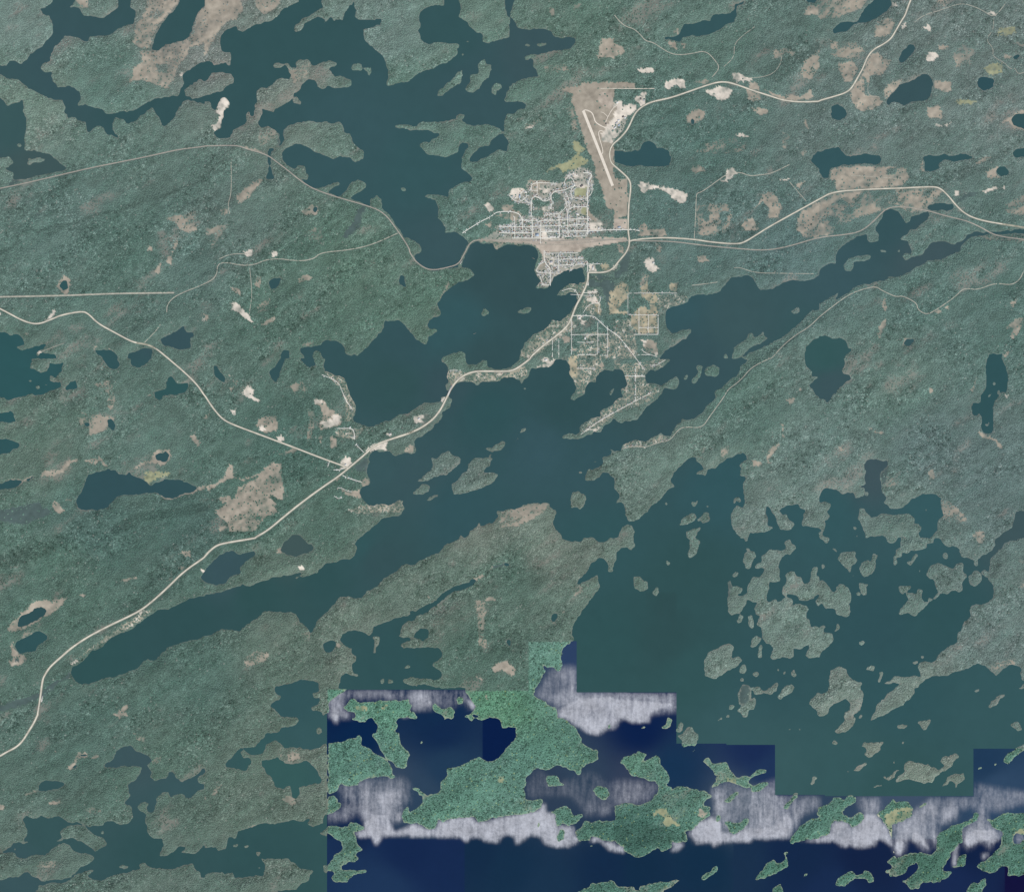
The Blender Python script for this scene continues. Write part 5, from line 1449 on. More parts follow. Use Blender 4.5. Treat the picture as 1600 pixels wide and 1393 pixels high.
def painted_glint_nodes(n, src):  # mixes pale sun glint into the water's base colour
    at = n.nodes.new('ShaderNodeAttribute'); at.attribute_name = 'foam'  # 'foam' attribute: strength of the painted sun glint
    tc = n.nodes.new('ShaderNodeTexCoord'); mp = n.nodes.new('ShaderNodeMapping'); mp.inputs['Scale'].default_value = (1/83, 1/470, 1); mp.inputs['Location'].default_value = (3.1, 7.7, .37)
    mp.inputs['Rotation'].default_value = (0, 0, math.radians(9))
    n.links.new(tc.outputs['Object'], mp.inputs['Vector'])
    nz = n.nodes.new('ShaderNodeTexNoise'); nz.inputs['Scale'].default_value = 1; nz.inputs['Detail'].default_value = 4; nz.inputs['Roughness'].default_value = .62
    n.links.new(mp.outputs[0], nz.inputs['Vector'])
    n2 = n.nodes.new('ShaderNodeTexNoise'); n2.inputs['Scale'].default_value = 1/60; n2.inputs['Detail'].default_value = 4; n2.inputs['Roughness'].default_value = .8
    m2 = n.nodes.new('ShaderNodeMapping'); m2.inputs['Rotation'].default_value = (.4, .3, math.radians(37)); n.links.new(tc.outputs['Object'], m2.inputs['Vector']); n.links.new(m2.outputs[0], n2.inputs['Vector'])
    def m(op, a_, b_):
        q = n.nodes.new('ShaderNodeMath'); q.operation = op
        for i, z in enumerate((a_, b_)):
            if isinstance(z, (int, float)): q.inputs[i].default_value = z
            else: n.links.new(z, q.inputs[i])
        return q.outputs[0]
    cb_ = n.nodes.new('ShaderNodeTexNoise'); cb_.inputs['Scale'].default_value = 1/420; cb_.inputs['Detail'].default_value = 5; n.links.new(tc.outputs['Object'], cb_.inputs['Vector'])
    f = at.outputs['Fac']
    bell = m('MULTIPLY', m('MULTIPLY', f, m('SUBTRACT', 1.35, f)), 2.4)
    s = m('ADD', f, m('MULTIPLY', bell, m('ADD', m('ADD', m('MULTIPLY', m('SUBTRACT', nz.outputs['Fac'], .5), 1.2), m('MULTIPLY', m('SUBTRACT', cb_.outputs['Fac'], .5), .9)), m('MULTIPLY', m('SUBTRACT', n2.outputs['Fac'], .5), .5))))
    cl = n.nodes.new('ShaderNodeClamp'); n.links.new(s, cl.inputs[0])
    mx = n.nodes.new('ShaderNodeMix'); mx.data_type = 'RGBA'
    n.links.new(cl.outputs[0], mx.inputs['Factor']); n.links.new(src, mx.inputs[6]); cb = n.nodes.new('ShaderNodeTexNoise'); cb.inputs['Scale'].default_value = 1/330; cb.inputs['Detail'].default_value = 4
    n.links.new(tc.outputs['Object'], cb.inputs['Vector'])
    g_ = m('ADD', m('ADD', m('MULTIPLY', m('SUBTRACT', cb.outputs['Fac'], .5), .9), m('MULTIPLY', m('SUBTRACT', nz.outputs['Fac'], .5), .3)), m('MULTIPLY', m('SUBTRACT', n2.outputs['Fac'], .5), .95))
    sc_ = n.nodes.new('ShaderNodeVectorMath'); sc_.operation = 'SCALE'; sc_.inputs[0].default_value = tuple(lin((170, 172, 178)))
    n.links.new(m('ADD', 1.0, g_), sc_.inputs['Scale']); n.links.new(sc_.outputs[0], mx.inputs[7])
    return mx.outputs[2]
M = {
 'ground': mat('ground', attr='Col', grain=.16, gscale=.012, gdetail=6),
 'forest': mat('tree_crowns', attr='Col'),
 'water': mat('lake_water', rough=.3, spec=.05, attr='Col', grain=.035, gscale=.004, gdetail=5),
 'glint_water': mat('painted_glint_water', rough=.4, spec=.04, attr='Col', grain=.03, gscale=.0073, extra=painted_glint_nodes),  # navy water with sun glint painted into its colour
 'road': mat('worn_asphalt', col=lin((206, 200, 183)), grain=.22, gscale=.009),
 'gravel': mat('pale_gravel', col=lin((172, 170, 155)), grain=.25, gscale=.02),
 'street': mat('street_asphalt', col=lin((228, 227, 216)), grain=.10, gscale=.03),
 'verge': mat('gravel_verge', col=lin((150, 148, 132)), grain=.45, gscale=.008),
 'ballast': mat('railway_ballast', col=lin((164, 159, 147)), grain=.12, gscale=.03),
 'rail': mat('rail_steel', rough=.5, spec=.4, col=lin((120, 112, 106))),
 'runway': mat('runway_concrete', col=lin((222, 213, 197)), grain=.08, gscale=.02),
 'wall': mat('painted_siding', col=(.62, .60, .56)), 'deck': mat('bridge_concrete', col=(.55, .54, .51), grain=.1, gscale=.1),
 'wood': mat('weathered_wood', col=(.35, .31, .26), grain=.15, gscale=.3),
}
for k, c in dict(white=(.66, .66, .63), grey=(.42, .42, .43), dark=(.13, .12, .12), tan=(.50, .44, .37), red=(.34, .18, .14), blue=(.36, .44, .52), green=(.22, .30, .26)).items():
    M['roof_'+k] = mat('roof_'+k, rough=.7, spec=.2, col=c, grain=.08, gscale=.2)

def mesh(name, verts, faces, material, cols=None, parent=None, glint_=None, flip=False):
    """verts (n,3), faces (m,k) uniform"""
    verts = np.ascontiguousarray(verts, np.float32); faces = np.ascontiguousarray(faces, np.int32); k = faces.shape[1]
    me = bpy.data.meshes.new(name); me.vertices.add(len(verts)); me.vertices.foreach_set('co', verts.ravel())
    me.loops.add(faces.size); me.loops.foreach_set('vertex_index', faces.ravel())
    me.polygons.add(len(faces)); me.polygons.foreach_set('loop_start', np.arange(0, faces.size, k, dtype=np.int32))
    me.update(calc_edges=True)
    if cols is not None:
        at = me.attributes.new('Col', 'FLOAT_COLOR', 'POINT'); c4 = np.ones((len(verts), 4), np.float32); c4[:, :3] = cols
        at.data.foreach_set('color', c4.ravel())
    if glint_ is not None:
        at = me.attributes.new('foam', 'FLOAT', 'POINT'); at.data.foreach_set('value', np.ascontiguousarray(glint_, np.float32))  # 'foam' attribute carries the painted sun glint
    me.materials.append(material)
    o = bpy.data.objects.new(name, me); C.objects.link(o)
    if parent: o.parent = parent
    return o
def tag(o, label=None, cat=None, group=None, kind=None):
    for k, v_ in (('label', label), ('category', cat), ('group', group), ('kind', kind)):
        if v_: o[k] = v_
    return o
def grid_mesh(name, gx, gy, cells, material, zf, colf, glintf=None, step=1):
    """quads over node grid; cells = (rows, cols) index arrays; gx, gy = node map-pixel coordinates"""
    r, c = cells; nx = len(gx)
    quad = np.stack([r*nx+c, (r+step)*nx+c, (r+step)*nx+c+step, r*nx+c+step], 1)
    ids, inv = np.unique(quad, return_inverse=True)
    vr, vc = ids//nx, ids % nx; px, py = gx[vc], gy[vr]
    v_ = np.stack([X(px), Y(py), zf(px, py, vr, vc)], 1)
    return mesh(name, v_, inv.reshape(quad.shape), material, colf(px, py, vr, vc), glint_=None if glintf is None else glintf(px, py))

# ---------------------------------------------------------------- node grid, connected pieces of land and water
G = 2
gx = np.arange(-PAD+1, MW+PAD-1, G).astype(float); gy = np.arange(-PAD+1, MH+PAD-1, G).astype(float)
PX, PY = np.meshgrid(gx, gy)
SD = bil(sd, PX, PY); ZG = bil(Z, PX, PY)
def label_runs(m):
    lab = np.zeros(m.shape, np.int32); par = [0]
    def find(i):
        while par[i] != i: par[i] = par[par[i]]; i = par[i]
        return i
    prev = []
    for r in range(m.shape[0]):
        row = np.flatnonzero(np.diff(np.concatenate([[0], m[r].astype(np.int8), [0]])))
        cur = []
        j = 0
        for s, e in zip(row[::2], row[1::2]):
            L = 0
            for (ps, pe, pl) in prev:
                if ps < e and pe > s:
                    q = find(pl)
                    if L == 0: L = q
                    elif q != L: par[max(q, L)] = min(q, L); L = min(q, L)
            if L == 0: L = len(par); par.append(L)
            cur.append((s, e, L)); lab[r, s:e] = L
        prev = cur
    root = np.array([find(i) for i in range(len(par))]); u_, inv = np.unique(root, return_inverse=True)
    return inv[lab]
LAND = SD > 0
LL = label_runs(LAND); WL = label_runs(~LAND)
def grow(lab, n):
    for _ in range(n):
        for ax, s in ((0, 1), (0, -1), (1, 1), (1, -1)):
            sh = np.roll(lab, s, axis=ax)
            if s == 1: 
                if ax == 0: sh[0] = 0
                else: sh[:, 0] = 0
            else:
                if ax == 0: sh[-1] = 0
                else: sh[:, -1] = 0
            lab = np.where(lab == 0, sh, lab)
    return lab
cnt = np.bincount(LL.ravel()); cnt[0] = 0
edge = np.unique(np.concatenate([LL[0], LL[-1], LL[:, 0], LL[:, -1]]))
inf = (PX > 0) & (PX < MW) & (PY > 0) & (PY < MH)
cnt_in = np.bincount(LL[inf], minlength=len(cnt))
is_ground = np.zeros(len(cnt), bool); is_ground[edge] = True; is_ground[cnt > 6000] = True
GL = grow(LL, 2)
cellL = np.maximum(np.maximum(GL[:-1, :-1], GL[1:, :-1]), np.maximum(GL[:-1, 1:], GL[1:, 1:]))
corner0 = (GL[:-1, :-1] > 0) & (GL[1:, :-1] > 0) & (GL[:-1, 1:] > 0) & (GL[1:, 1:] > 0)
cellL = np.where(corner0, cellL, 0)

# ---------------------------------------------------------------- ground colours
def slanted(*oct):             # noise stretched along the grain of the land
    t_ = sum(vnoise(2600, 3600, cx, sd0, cy)*am for cx, cy, am, sd0 in oct)
    return t_[np.clip(rv, 0, 2599).astype(int), np.clip(ru+1400, 0, 3599).astype(int)]
pn = slanted((44, 18, .55, 61), (16, 7, .6, 62), (6.5, 3.6, .6, 65)); pn2 = slanted((90, 34, .75, 63), (30, 12, .55, 64), (11, 6, .35, 66))
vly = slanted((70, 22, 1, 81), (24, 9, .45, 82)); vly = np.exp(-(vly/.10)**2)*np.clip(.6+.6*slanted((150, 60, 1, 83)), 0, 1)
fine = vnoise(H, W, 2.7, 71)*.8+vnoise(H, W, 5.4, 72)*.65
pr_ = slanted((60, 30, 1, 67), (20, 12, .5, 68))
COVC = {2: lin((158, 150, 135)), 3: lin((210, 201, 186)), 4: lin((152, 154, 122)), 5: lin((80, 97, 94)), 6: lin((172, 170, 157)), 9: lin((170, 161, 136)), 10: lin((178, 167, 152))}
KF = 1.0        # forest floor factor
def forest_col(px, py):
    inside = near(patch, px, py) > 0
    c = tint('f', px, py, 1.6)
    if inside.any(): c[inside] = tint('g', px[inside], py[inside], 1.6)*np.array([.95, .86, .9])
    lum = (c@np.array([.2126, .7152, .0722]))[:, None]
    ds = np.where(inside, .12, .14)[:, None]; return c*(1-ds)+lum*ds*np.array([.93, 1.0, 1.0])
def ground_col(px, py, vr=None, vc=None):
    f = forest_col(px, py)*.95*KF; cv = near(cover, px, py); n1 = near(pn, px, py)[:, None]; n2 = near(pn2, px, py)[:, None]
    c = f*(1+.13*n1)
    pale = np.clip(n2-.8, 0, 1)*.4; c = c*(1-pale)+lin((150, 142, 132))*pale
    for k, q in COVC.items():
        m_ = cv == k; var = {2: .10, 3: .10, 4: .12, 5: .05, 6: .16, 9: .14, 10: .12}[k]
        k_ = q*(1+var*n1)
        if k in (2, 4, 9): mixw = np.clip(.84+.25*n1+.10*n2+.16*near(fine, px, py)[:, None], .25, 1); mixw = np.where(((px > 868) & (px < 1004) & (py > 128) & (py < 345))[:, None], 1, mixw); k_ = k_*mixw+f*(1-mixw)
        if k == 3: mixw = np.clip(.9+.22*n1+.25*near(fine, px, py)[:, None], .35, 1); k_ = k_*mixw+f*(1-mixw)
        if k == 6: gr = np.clip(.26+.25*n1+.2*near(fine, px, py)[:, None], 0, .85); k_ = k_*(1-gr)+f*.85*gr
        c = np.where(m_[:, None], k_, c)
    m_ = cv == 1; bw = np.clip(.42+.38*n1+.2*n2, 0, .95); c = np.where(m_[:, None], COVC[2]*bw+f*(1-bw), c)
    m_ = cv == 7; tw = np.clip(.42+.28*near(fine, px, py)[:, None]+.2*n1, .1, .95); c = np.where(m_[:, None], (lin((176, 168, 148))+.22*np.clip(near(fine, px, py)[:, None]-.6, 0, 1))*tw+f*(1-tw), c)
    m_ = cv == 8; c = np.where(m_[:, None], f*.75, c)
    s_ = bil(sd, px, py); shore = np.clip(1.3-np.abs(s_-.6), 0, 1)[:, None]
    ip = (near(patch, px, py) > 0)[:, None]
    c = np.where(ip, c*(1-.5*shore)+lin((170, 176, 150))*.5*shore, c*(1-.22*shore)+lin((140, 136, 124))*.22*shore)
    return c
zf = lambda px, py, vr, vc: ZG[vr, vc]

# ground split by what covers it, islands each on their own
cc = near(cover, PX[:-1, :-1]+1, PY[:-1, :-1]+1)
cls = np.select([cc == 3, cc == 4, cc == 5, cc == 6, cc == 2], [1, 2, 3, 4, 5], 0)
air = (PX[:-1, :-1] > 876) & (PX[:-1, :-1] < 1004) & (PY[:-1, :-1] > 128) & (PY[:-1, :-1] < 345) & np.isin(cc, (2, 3, 5))
cls = np.where(air, 6, cls)
gm = is_ground[cellL] & (cellL > 0)
for k, (nm, lab) in enumerate([('ground', 'rolling forest floor of the mainland between the lakes'), ('gravel_ground', 'pale sand and gravel pits cut into the woods'),
        ('meadow_ground', 'greenish open fields, fairways and grassy bogs'), ('marsh_ground', 'grey purple wet marsh beside the creeks'),
        ('town_ground', 'light dusty lots of the town street grid'), ('bare_ground', 'tan clear cuts, bogs and pond rims in the forest'),
        ('airfield_ground', 'tan mown airfield around the runway')]):
    sel = np.nonzero(gm & (cls == k))
    if len(sel[0]): tag(grid_mesh(nm, gx, gy, sel, M['ground'], zf, ground_col), lab, kind='structure')
fo = np.array([[-60000, -60000], [60000, -60000], [60000, 60000], [-60000, 60000]], float)
bx0, bx1, by0, by1 = X(gx[0])+5, X(gx[-1])-5, Y(gy[-1])+5, Y(gy[0])-5
fi = np.array([[bx0, by0], [bx1, by0], [bx1, by1], [bx0, by1]])
vv = np.concatenate([np.c_[fo, np.full(4, 3.)], np.c_[fi, np.full(4, 3.)]])
tag(mesh('distant_land', vv, np.array([[0, 1, 5, 4], [1, 2, 6, 5], [2, 3, 7, 6], [3, 0, 4, 7]]), M['ground'], np.tile(lin((86, 108, 100)), (8, 1))), 'endless forest beyond the mapped lakes', kind='structure')

# ---------------------------------------------------------------- water
def navy_block(px, py):
    return np.where((py > 1310) & (px < 727), 1, 0)+np.where((py > 1310) & (px >= 1146) & (px < 1570), 2, 0)+np.where((py > 1350) & (px >= 1570), 4, 0)+np.where((px > 753) & (px < 808) & (py > 1100) & (py < 1192), 8, 0)
def teal_block(px, py): return np.where((px > 1008) & (px < 1058) & (py > 924) & (py < 988), 1, 0)+np.where((px > 902) & (px < 1058) & (py > 988) & (py < 1082), 0, 0)
wat_cell = (SD[:-1, :-1] < .6) | (SD[1:, :-1] < .6) | (SD[:-1, 1:] < .6) | (SD[1:, 1:] < .6)
inpatch = near(patch, PX[:-1, :-1]+1, PY[:-1, :-1]+1) > 0
WG = grow(WL, 3); wcl = WG[:-1, :-1]
deep = np.where(wat_cell & inpatch, wcl, 0)
WNAMES = globals().get('LAKES', [])
def lake_name(m):
    for (x, y, nm, lab) in WNAMES:
        r, c = int(round((y-gy[0])/G)), int(round((x-gx[0])/G))
        if m[r, c]: return nm, lab
    return None
wc_count = np.bincount(WL[:-1, :-1].ravel())
for l in np.unique(deep):
    if l == 0: continue
    sel = np.nonzero(deep == l)
    if len(sel[0]) < 3: continue
    tag(grid_mesh('lake', gx, gy, sel, M['glint_water'], lambda px, py, vr, vc: np.full(len(px), .5), lambda px, py, vr, vc: tint('n', px, py, 1.8, navy_block)*np.array([.55, .66, .54]),
        lambda px, py: bil(foam, px, py)), 'deep navy lake water with painted sun glint streaks', kind='structure')
blk = wcl.copy(); r2, c2 = (blk.shape[0]//2)*2, (blk.shape[1]//2)*2
b4 = np.where(wat_cell & ~inpatch, wcl, 0)[:r2, :c2].reshape(r2//2, 2, c2//2, 2).max(axis=(1, 3))
pond_n = 0
for l in np.unique(b4):
    if l == 0: continue
    rr, c_ = np.nonzero(b4 == l)
    m = WL == l
    hit = lake_name(m)
    small = wc_count[l] < 900
    nm = hit[0] if hit else ('pond' if small else 'lake')
    lab = hit[1] if hit else ('small dark pond among the woods' if small else 'teal lake with wooded shores')
    tag(grid_mesh(nm, gx, gy, (rr*2, c_*2), M['water'], lambda px, py, vr, vc: np.zeros(len(px)), lambda px, py, vr, vc: (.45*tint('w', px, py, 1.7, teal_block)*np.array([.93, .94, .86])+.55*lin((47, 77, 77))), step=2), lab, kind='structure')

# ---------------------------------------------------------------- islands and the forest
def crowns(px, py, col, rad, hgt, name, parent=None, lod=5):
    n = len(px); a0 = rng.uniform(0, 6.28, (n, 1)); k = np.arange(lod)[None]*2*math.pi/lod+a0
    rr_ = rad[:, None]*rng.uniform(.75, 1.25, (n, lod)); z0 = bil(Z, px, py)
    vx = np.c_[X(px)[:, None]+rr_*np.cos(k), X(px)+rng.normal(0, 2.5, n)]; vy = np.c_[Y(py)[:, None]+rr_*np.sin(k), Y(py)+rng.normal(0, 2.5, n)]
    vz = np.c_[z0[:, None]+rng.uniform(-.5, 2.5, (n, lod)), z0+hgt]
    v_ = np.stack([vx, vy, vz], 2).reshape(-1, 3)
    b_ = (np.arange(n)*(lod+1))[:, None]
    f_ = np.stack([b_+np.arange(lod)[None], b_+(np.arange(lod)[None]+1) % lod, np.broadcast_to(b_+lod, (n, lod))], 2).reshape(-1, 3)
    cl = np.repeat(col, lod+1, axis=0)
    return mesh(name, v_, f_, M['forest'], cl, parent)
sp = 2.3
gx1 = np.arange(-4, MW+4, sp); gy1 = np.arange(-4, MH+4, sp)
tx, ty = np.meshgrid(gx1, gy1); tx = tx.ravel()+rng.uniform(-1.05, 1.05, tx.size); ty = ty.ravel()+rng.uniform(-1.05, 1.05, ty.size)
sp2 = 6.5
ox_, oy_ = np.meshgrid(np.arange(gx[2], gx[-3], sp2), np.arange(gy[2], gy[-3], sp2)); ox_ = ox_.ravel()+rng.uniform(-3, 3, ox_.size); oy_ = oy_.ravel()+rng.uniform(-3, 3, oy_.size)
o_ = (ox_ < -4) | (ox_ > MW+4) | (oy_ < -4) | (oy_ > MH+4)
far = np.r_[np.zeros(len(tx), bool), np.ones(o_.sum(), bool)]
tx = np.r_[tx, ox_[o_]]; ty = np.r_[ty, oy_[o_]]
cv = near(cover, tx, ty); pr = np.array([.97, .5, .10, .015, .06, .04, .30, .54, 1.0, .10, .02])[cv]
s_ = bil(sd, tx, ty)
gapn = near(pn2, tx, ty); pr = pr*np.clip(1.35-.5*np.clip(gapn, 0, 2), .4, 1)
airf = (tx > 868) & (tx < 1004) & (ty > 128) & (ty < 345) & (cv == 2); pr = np.where(airf, .015, pr)
bm = np.isin(cv, (1, 2, 4, 9)) & ~airf; pr = np.where(bm, pr*np.clip(1-1.1*near(pn, tx, ty), .15, 2.6), pr)
keep = (s_ > .9) & (near(road_px, tx, ty) == 0) & (rng.random(len(tx)) < pr)
tx, ty, cv, far = tx[keep], ty[keep], cv[keep], far[keep]
fc = forest_col(tx, ty); ip = near(patch, tx, ty) > 0
n1 = near(pn, tx, ty); n2 = near(pn2, tx, ty)
jit = rng.normal(0, 1, len(tx))
KC = np.array([1.11, 1.16, 1.13]); pf = near(fine, tx, ty)*np.clip(.55+.45*near(pr_, tx, ty), .05, 1.4); rough_ = np.clip(.11+.055*near(pr_, tx, ty), .035, .24)
fc = fc*KC*np.clip(1+rough_*1.0*jit+.095*n1+.21*pf, .45, 1.7)[:, None]
wsh = np.clip(n2*.06+.06*pf, -.10, .2)[:, None]; fc = fc*np.concatenate([1+wsh, 1+.25*wsh, 1+.45*wsh], 1)
dead = rng.random(len(tx)) < .10*rough_*(~ip); fc[dead] = fc[dead]*.6+lin((150, 150, 142))*.45
fc[ip] *= np.array([1.06, .92, 1.02]); fc[ip & (rng.random(len(tx)) < .22)] *= .5
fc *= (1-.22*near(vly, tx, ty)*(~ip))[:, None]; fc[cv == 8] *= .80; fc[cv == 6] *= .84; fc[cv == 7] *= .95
yel = ip & (rng.random(len(tx)) < .02); fc[yel] = fc[yel]*.6+lin((150, 165, 110))*.5
rad = (rng.uniform(13, 20, len(tx)))*np.where(far, 2.5, 1); hgt = rng.uniform(9, 19, len(tx))*np.where(far, 1.4, 1)
lab_at = GL[np.clip(np.round((ty-gy[0])/G).astype(int), 0, GL.shape[0]-1), np.clip(np.round((tx-gx[0])/G).astype(int), 0, GL.shape[1]-1)]
main = is_ground[lab_at] | (lab_at == 0)
for m_, nm, lab in ((main & ~ip & ~far, 'forest', 'grey green boreal forest covering the mainland around the lakes'),
                    (main & ip & ~far, 'forest', 'brighter green forest on the land among the navy water'),
                    (main & far, 'forest', 'boreal forest outside the edges of the view')):
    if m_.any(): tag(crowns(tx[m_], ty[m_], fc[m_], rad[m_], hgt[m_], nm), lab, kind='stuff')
order = np.argsort(lab_at, kind='stable'); lo = np.searchsorted(lab_at[order], np.arange(len(cnt)+1))
cr_, ccx = np.nonzero(cellL); cl_ = cellL[cr_, ccx]; od = np.argsort(cl_, kind='stable'); cl_o = np.searchsorted(cl_[od], np.arange(len(cnt)+1))
ISL = globals().get('ISLANDS', []); report = []
lr, lc = np.nonzero(LL); ll = LL[lr, lc]; od2 = np.argsort(ll, kind='stable'); l_o = np.searchsorted(ll[od2], np.arange(len(cnt)+1))
cen = {}
for l in range(1, len(cnt)):
    if is_ground[l] or cnt_in[l] == 0: continue
    q = od2[l_o[l]:l_o[l+1]]; x_, y_ = gx[lc[q]], gy[lr[q]]; cen[l] = (x_.mean(), y_.mean(), len(q), np.ptp(x_), np.ptp(y_), x_, y_)
named = {}
for (x, y, lab) in ISL:
    best = min(cen, key=lambda l: np.min(np.hypot(cen[l][5]-x, cen[l][6]-y))+(1e3 if l in named else 0))
    if best not in named and np.min(np.hypot(cen[best][5]-x, cen[best][6]-y)) < 12: named[best] = lab
def say(l):
    x, y = cen[l][0], cen[l][1]; w_, h_ = cen[l][3]+2, cen[l][4]+2; nn = cen[l][2]
    shape = 'long' if max(w_, h_) > 2.2*min(w_, h_) else 'upright' if h_ > 1.5*w_ else 'flat' if w_ > 1.5*h_ else 'round'
    size = 'speck' if nn < 3 else 'tiny' if nn < 7 else 'little' if nn < 25 else 'small'
    d, mx, my, mn = min((math.hypot(a_-x, b_-y), a_, b_, t_) for a_, b_, t_ in LANDMARKS)
    dx, dy = x-mx, y-my; v_ = '' if abs(dy) < .4*abs(dx) else 'above' if dy < 0 else 'below'; h2 = '' if abs(dx) < .4*abs(dy) else 'left' if dx < 0 else 'right'
    side = (v_+' and '+h2+' of' if v_ and h2 else v_ or h2+' of')
    far_ = 'close' if d < 30 else 'well' if d > 75 else ''
    head = (size+' rocky islet' if nn < 7 else size+' '+shape+' wooded island')
    return ' '.join(f'{head} {far_} {side} {mn}'.split())
said = {l: say(l) for l in cen if l not in named and 'LANDMARKS' in globals()}
from collections import defaultdict
same = defaultdict(list)
for l in said: same[said[l]].append(l)
for t_, ls in same.items():
    if len(ls) in (2, 3):
        ls = sorted(ls, key=lambda l: (cen[l][0]))
        for l, q in zip(ls, ('leftmost ', 'rightmost ') if len(ls) == 2 else ('leftmost ', 'middle ', 'rightmost ')): said[l] = q+t_
for l in sorted(cen, key=lambda l: -cen[l][2]):
    sel = od[cl_o[l]:cl_o[l+1]]
    if not len(sel): continue
    tiny = cen[l][2] < 7
    o = grid_mesh('islet' if tiny else 'island', gx, gy, (cr_[sel], ccx[sel]), M['ground'], zf, ground_col)
    cx_, cy_ = cen[l][0], cen[l][1]; deepw = near(patch, np.array([cx_]), np.array([cy_]))[0]
    q = order[lo[l]:lo[l+1]]
    if l in named: lab, grp = named[l], None
    elif tiny: lab, grp = ('bare rocky islet in the navy water', 'islets in the navy water') if deepw else ('tiny rocky islet in the teal lakes', 'islets in the teal lakes')
    else: lab, grp = ('small wooded island in the navy water', 'small islands in the navy water') if deepw else ('small wooded island in the teal lakes', 'small islands in the teal lakes')
    lab = said.get(l, lab)
    tag(o, lab, 'island', grp or ('islands in the navy water' if deepw else 'islands in the teal lakes'))
    if l not in named: report.append((int(cx_), int(cy_), cen[l][2], int(cen[l][3]), int(cen[l][4])))
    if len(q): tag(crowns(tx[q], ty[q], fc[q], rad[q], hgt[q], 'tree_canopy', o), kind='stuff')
if globals().get('DEBUG'):
    print('ISLANDS', report)
    wr = []
    for l in range(1, len(wc_count)):
        if wc_count[l] > 4:
            r, c = np.nonzero(WL == l); x_, y_ = gx[c], gy[r]
            if ((x_ > 0) & (x_ < MW) & (y_ > 0) & (y_ < MH)).any():
                i = len(x_)//2; wr.append((int(x_[i]), int(y_[i]), int(wc_count[l]), int(np.ptp(x_)), int(np.ptp(y_))))
    print('WATER', sorted(wr, key=lambda q: -q[2]))

# ---------------------------------------------------------------- roads, railway, runway
def resample(p, step):
    d = np.r_[0, np.cumsum(np.hypot(*np.diff(p, axis=0).T))]; n = max(2, int(d[-1]/step)+1); t_ = np.linspace(0, d[-1], n)
    return np.c_[np.interp(t_, d, p[:, 0]), np.interp(t_, d, p[:, 1])]
def ribbon(name, p, width, material, lift, parent=None, step=1.2, zmin=2.5, offset=0.):
    p = resample(p, step); tg = np.gradient(p, axis=0); tg /= np.hypot(tg[:, 0], tg[:, 1])[:, None]+1e-9
    nrm = np.c_[-tg[:, 1], tg[:, 0]]; h = width/S/2
    zc = np.maximum(bil(Z, p[:, 0], p[:, 1]), zmin)
    if len(zc) > 5: zc = np.convolve(np.pad(zc, 2, mode='edge'), np.ones(5)/5, 'valid')
    L, R = p+nrm*(h+offset/S), p-nrm*(h-offset/S)
    zl = np.maximum(zc, bil(Z, *L.T))+lift; zr = np.maximum(zc, bil(Z, *R.T))+lift
    n = len(p); v_ = np.empty((2*n, 3)); v_[0::2] = np.c_[X(L[:, 0]), Y(L[:, 1]), zl]; v_[1::2] = np.c_[X(R[:, 0]), Y(R[:, 1]), zr]
    i = np.arange(n-1)*2; f_ = np.c_[i, i+2, i+3, i+1]
    return mesh(name, v_, f_, material, parent=parent)
RM = {'highway': 'road', 'railway': 'ballast', 'cutline': 'gravel', 'gravel_road': 'gravel', 'street': 'street', 'airport_road': 'road', 'taxiway': 'runway'}
RN = {'highway': 'road', 'cutline': 'cleared_path', 'gravel_road': 'gravel_road', 'airport_road': 'road', 'railway': 'railway_bed', 'taxiway': 'taxiway', 'street': 'street'}
LIFT = {'highway': 2.6, 'railway': 2.2, 'cutline': 1.2, 'gravel_road': 1.5, 'street': 2.0, 'airport_road': 1.6, 'taxiway': 1.8}
for i, (kind, wd, lab, p) in enumerate(roads):
    lift = LIFT[kind]+i*.006
    o = tag(ribbon(RN[kind], p, wd*(.70 if kind == 'highway' else 1.08 if kind == 'street' else 1.0), M[RM[kind]], lift), lab, kind='structure')
    if kind == 'highway': ribbon('verge', p, wd*1.25, M['verge'], lift-.7, o)
    if kind == 'railway':
        for s in (-1, 1): ribbon('rail', p, .6, M['rail'], lift+.5, o, offset=s*1.2)
tag(ribbon('runway', RUNWAY, 54, M['runway'], 2.4), 'long pale runway slanting down the tan airfield', kind='structure')
yard = np.array([(770, 376), (840, 378), (900, 376.5), (962, 374)])
for k in range(5):
    q = yard+np.array([[0, 0], [0, (k-2)*2.2+1], [0, (k-2)*2.3+1], [0, 0]])
    if k != 2:
        tr = tag(ribbon('yard_track', smooth(q), 9, M['ballast'], 1.6+.1*k), 'siding of the rail yard below the town grid', kind='structure')

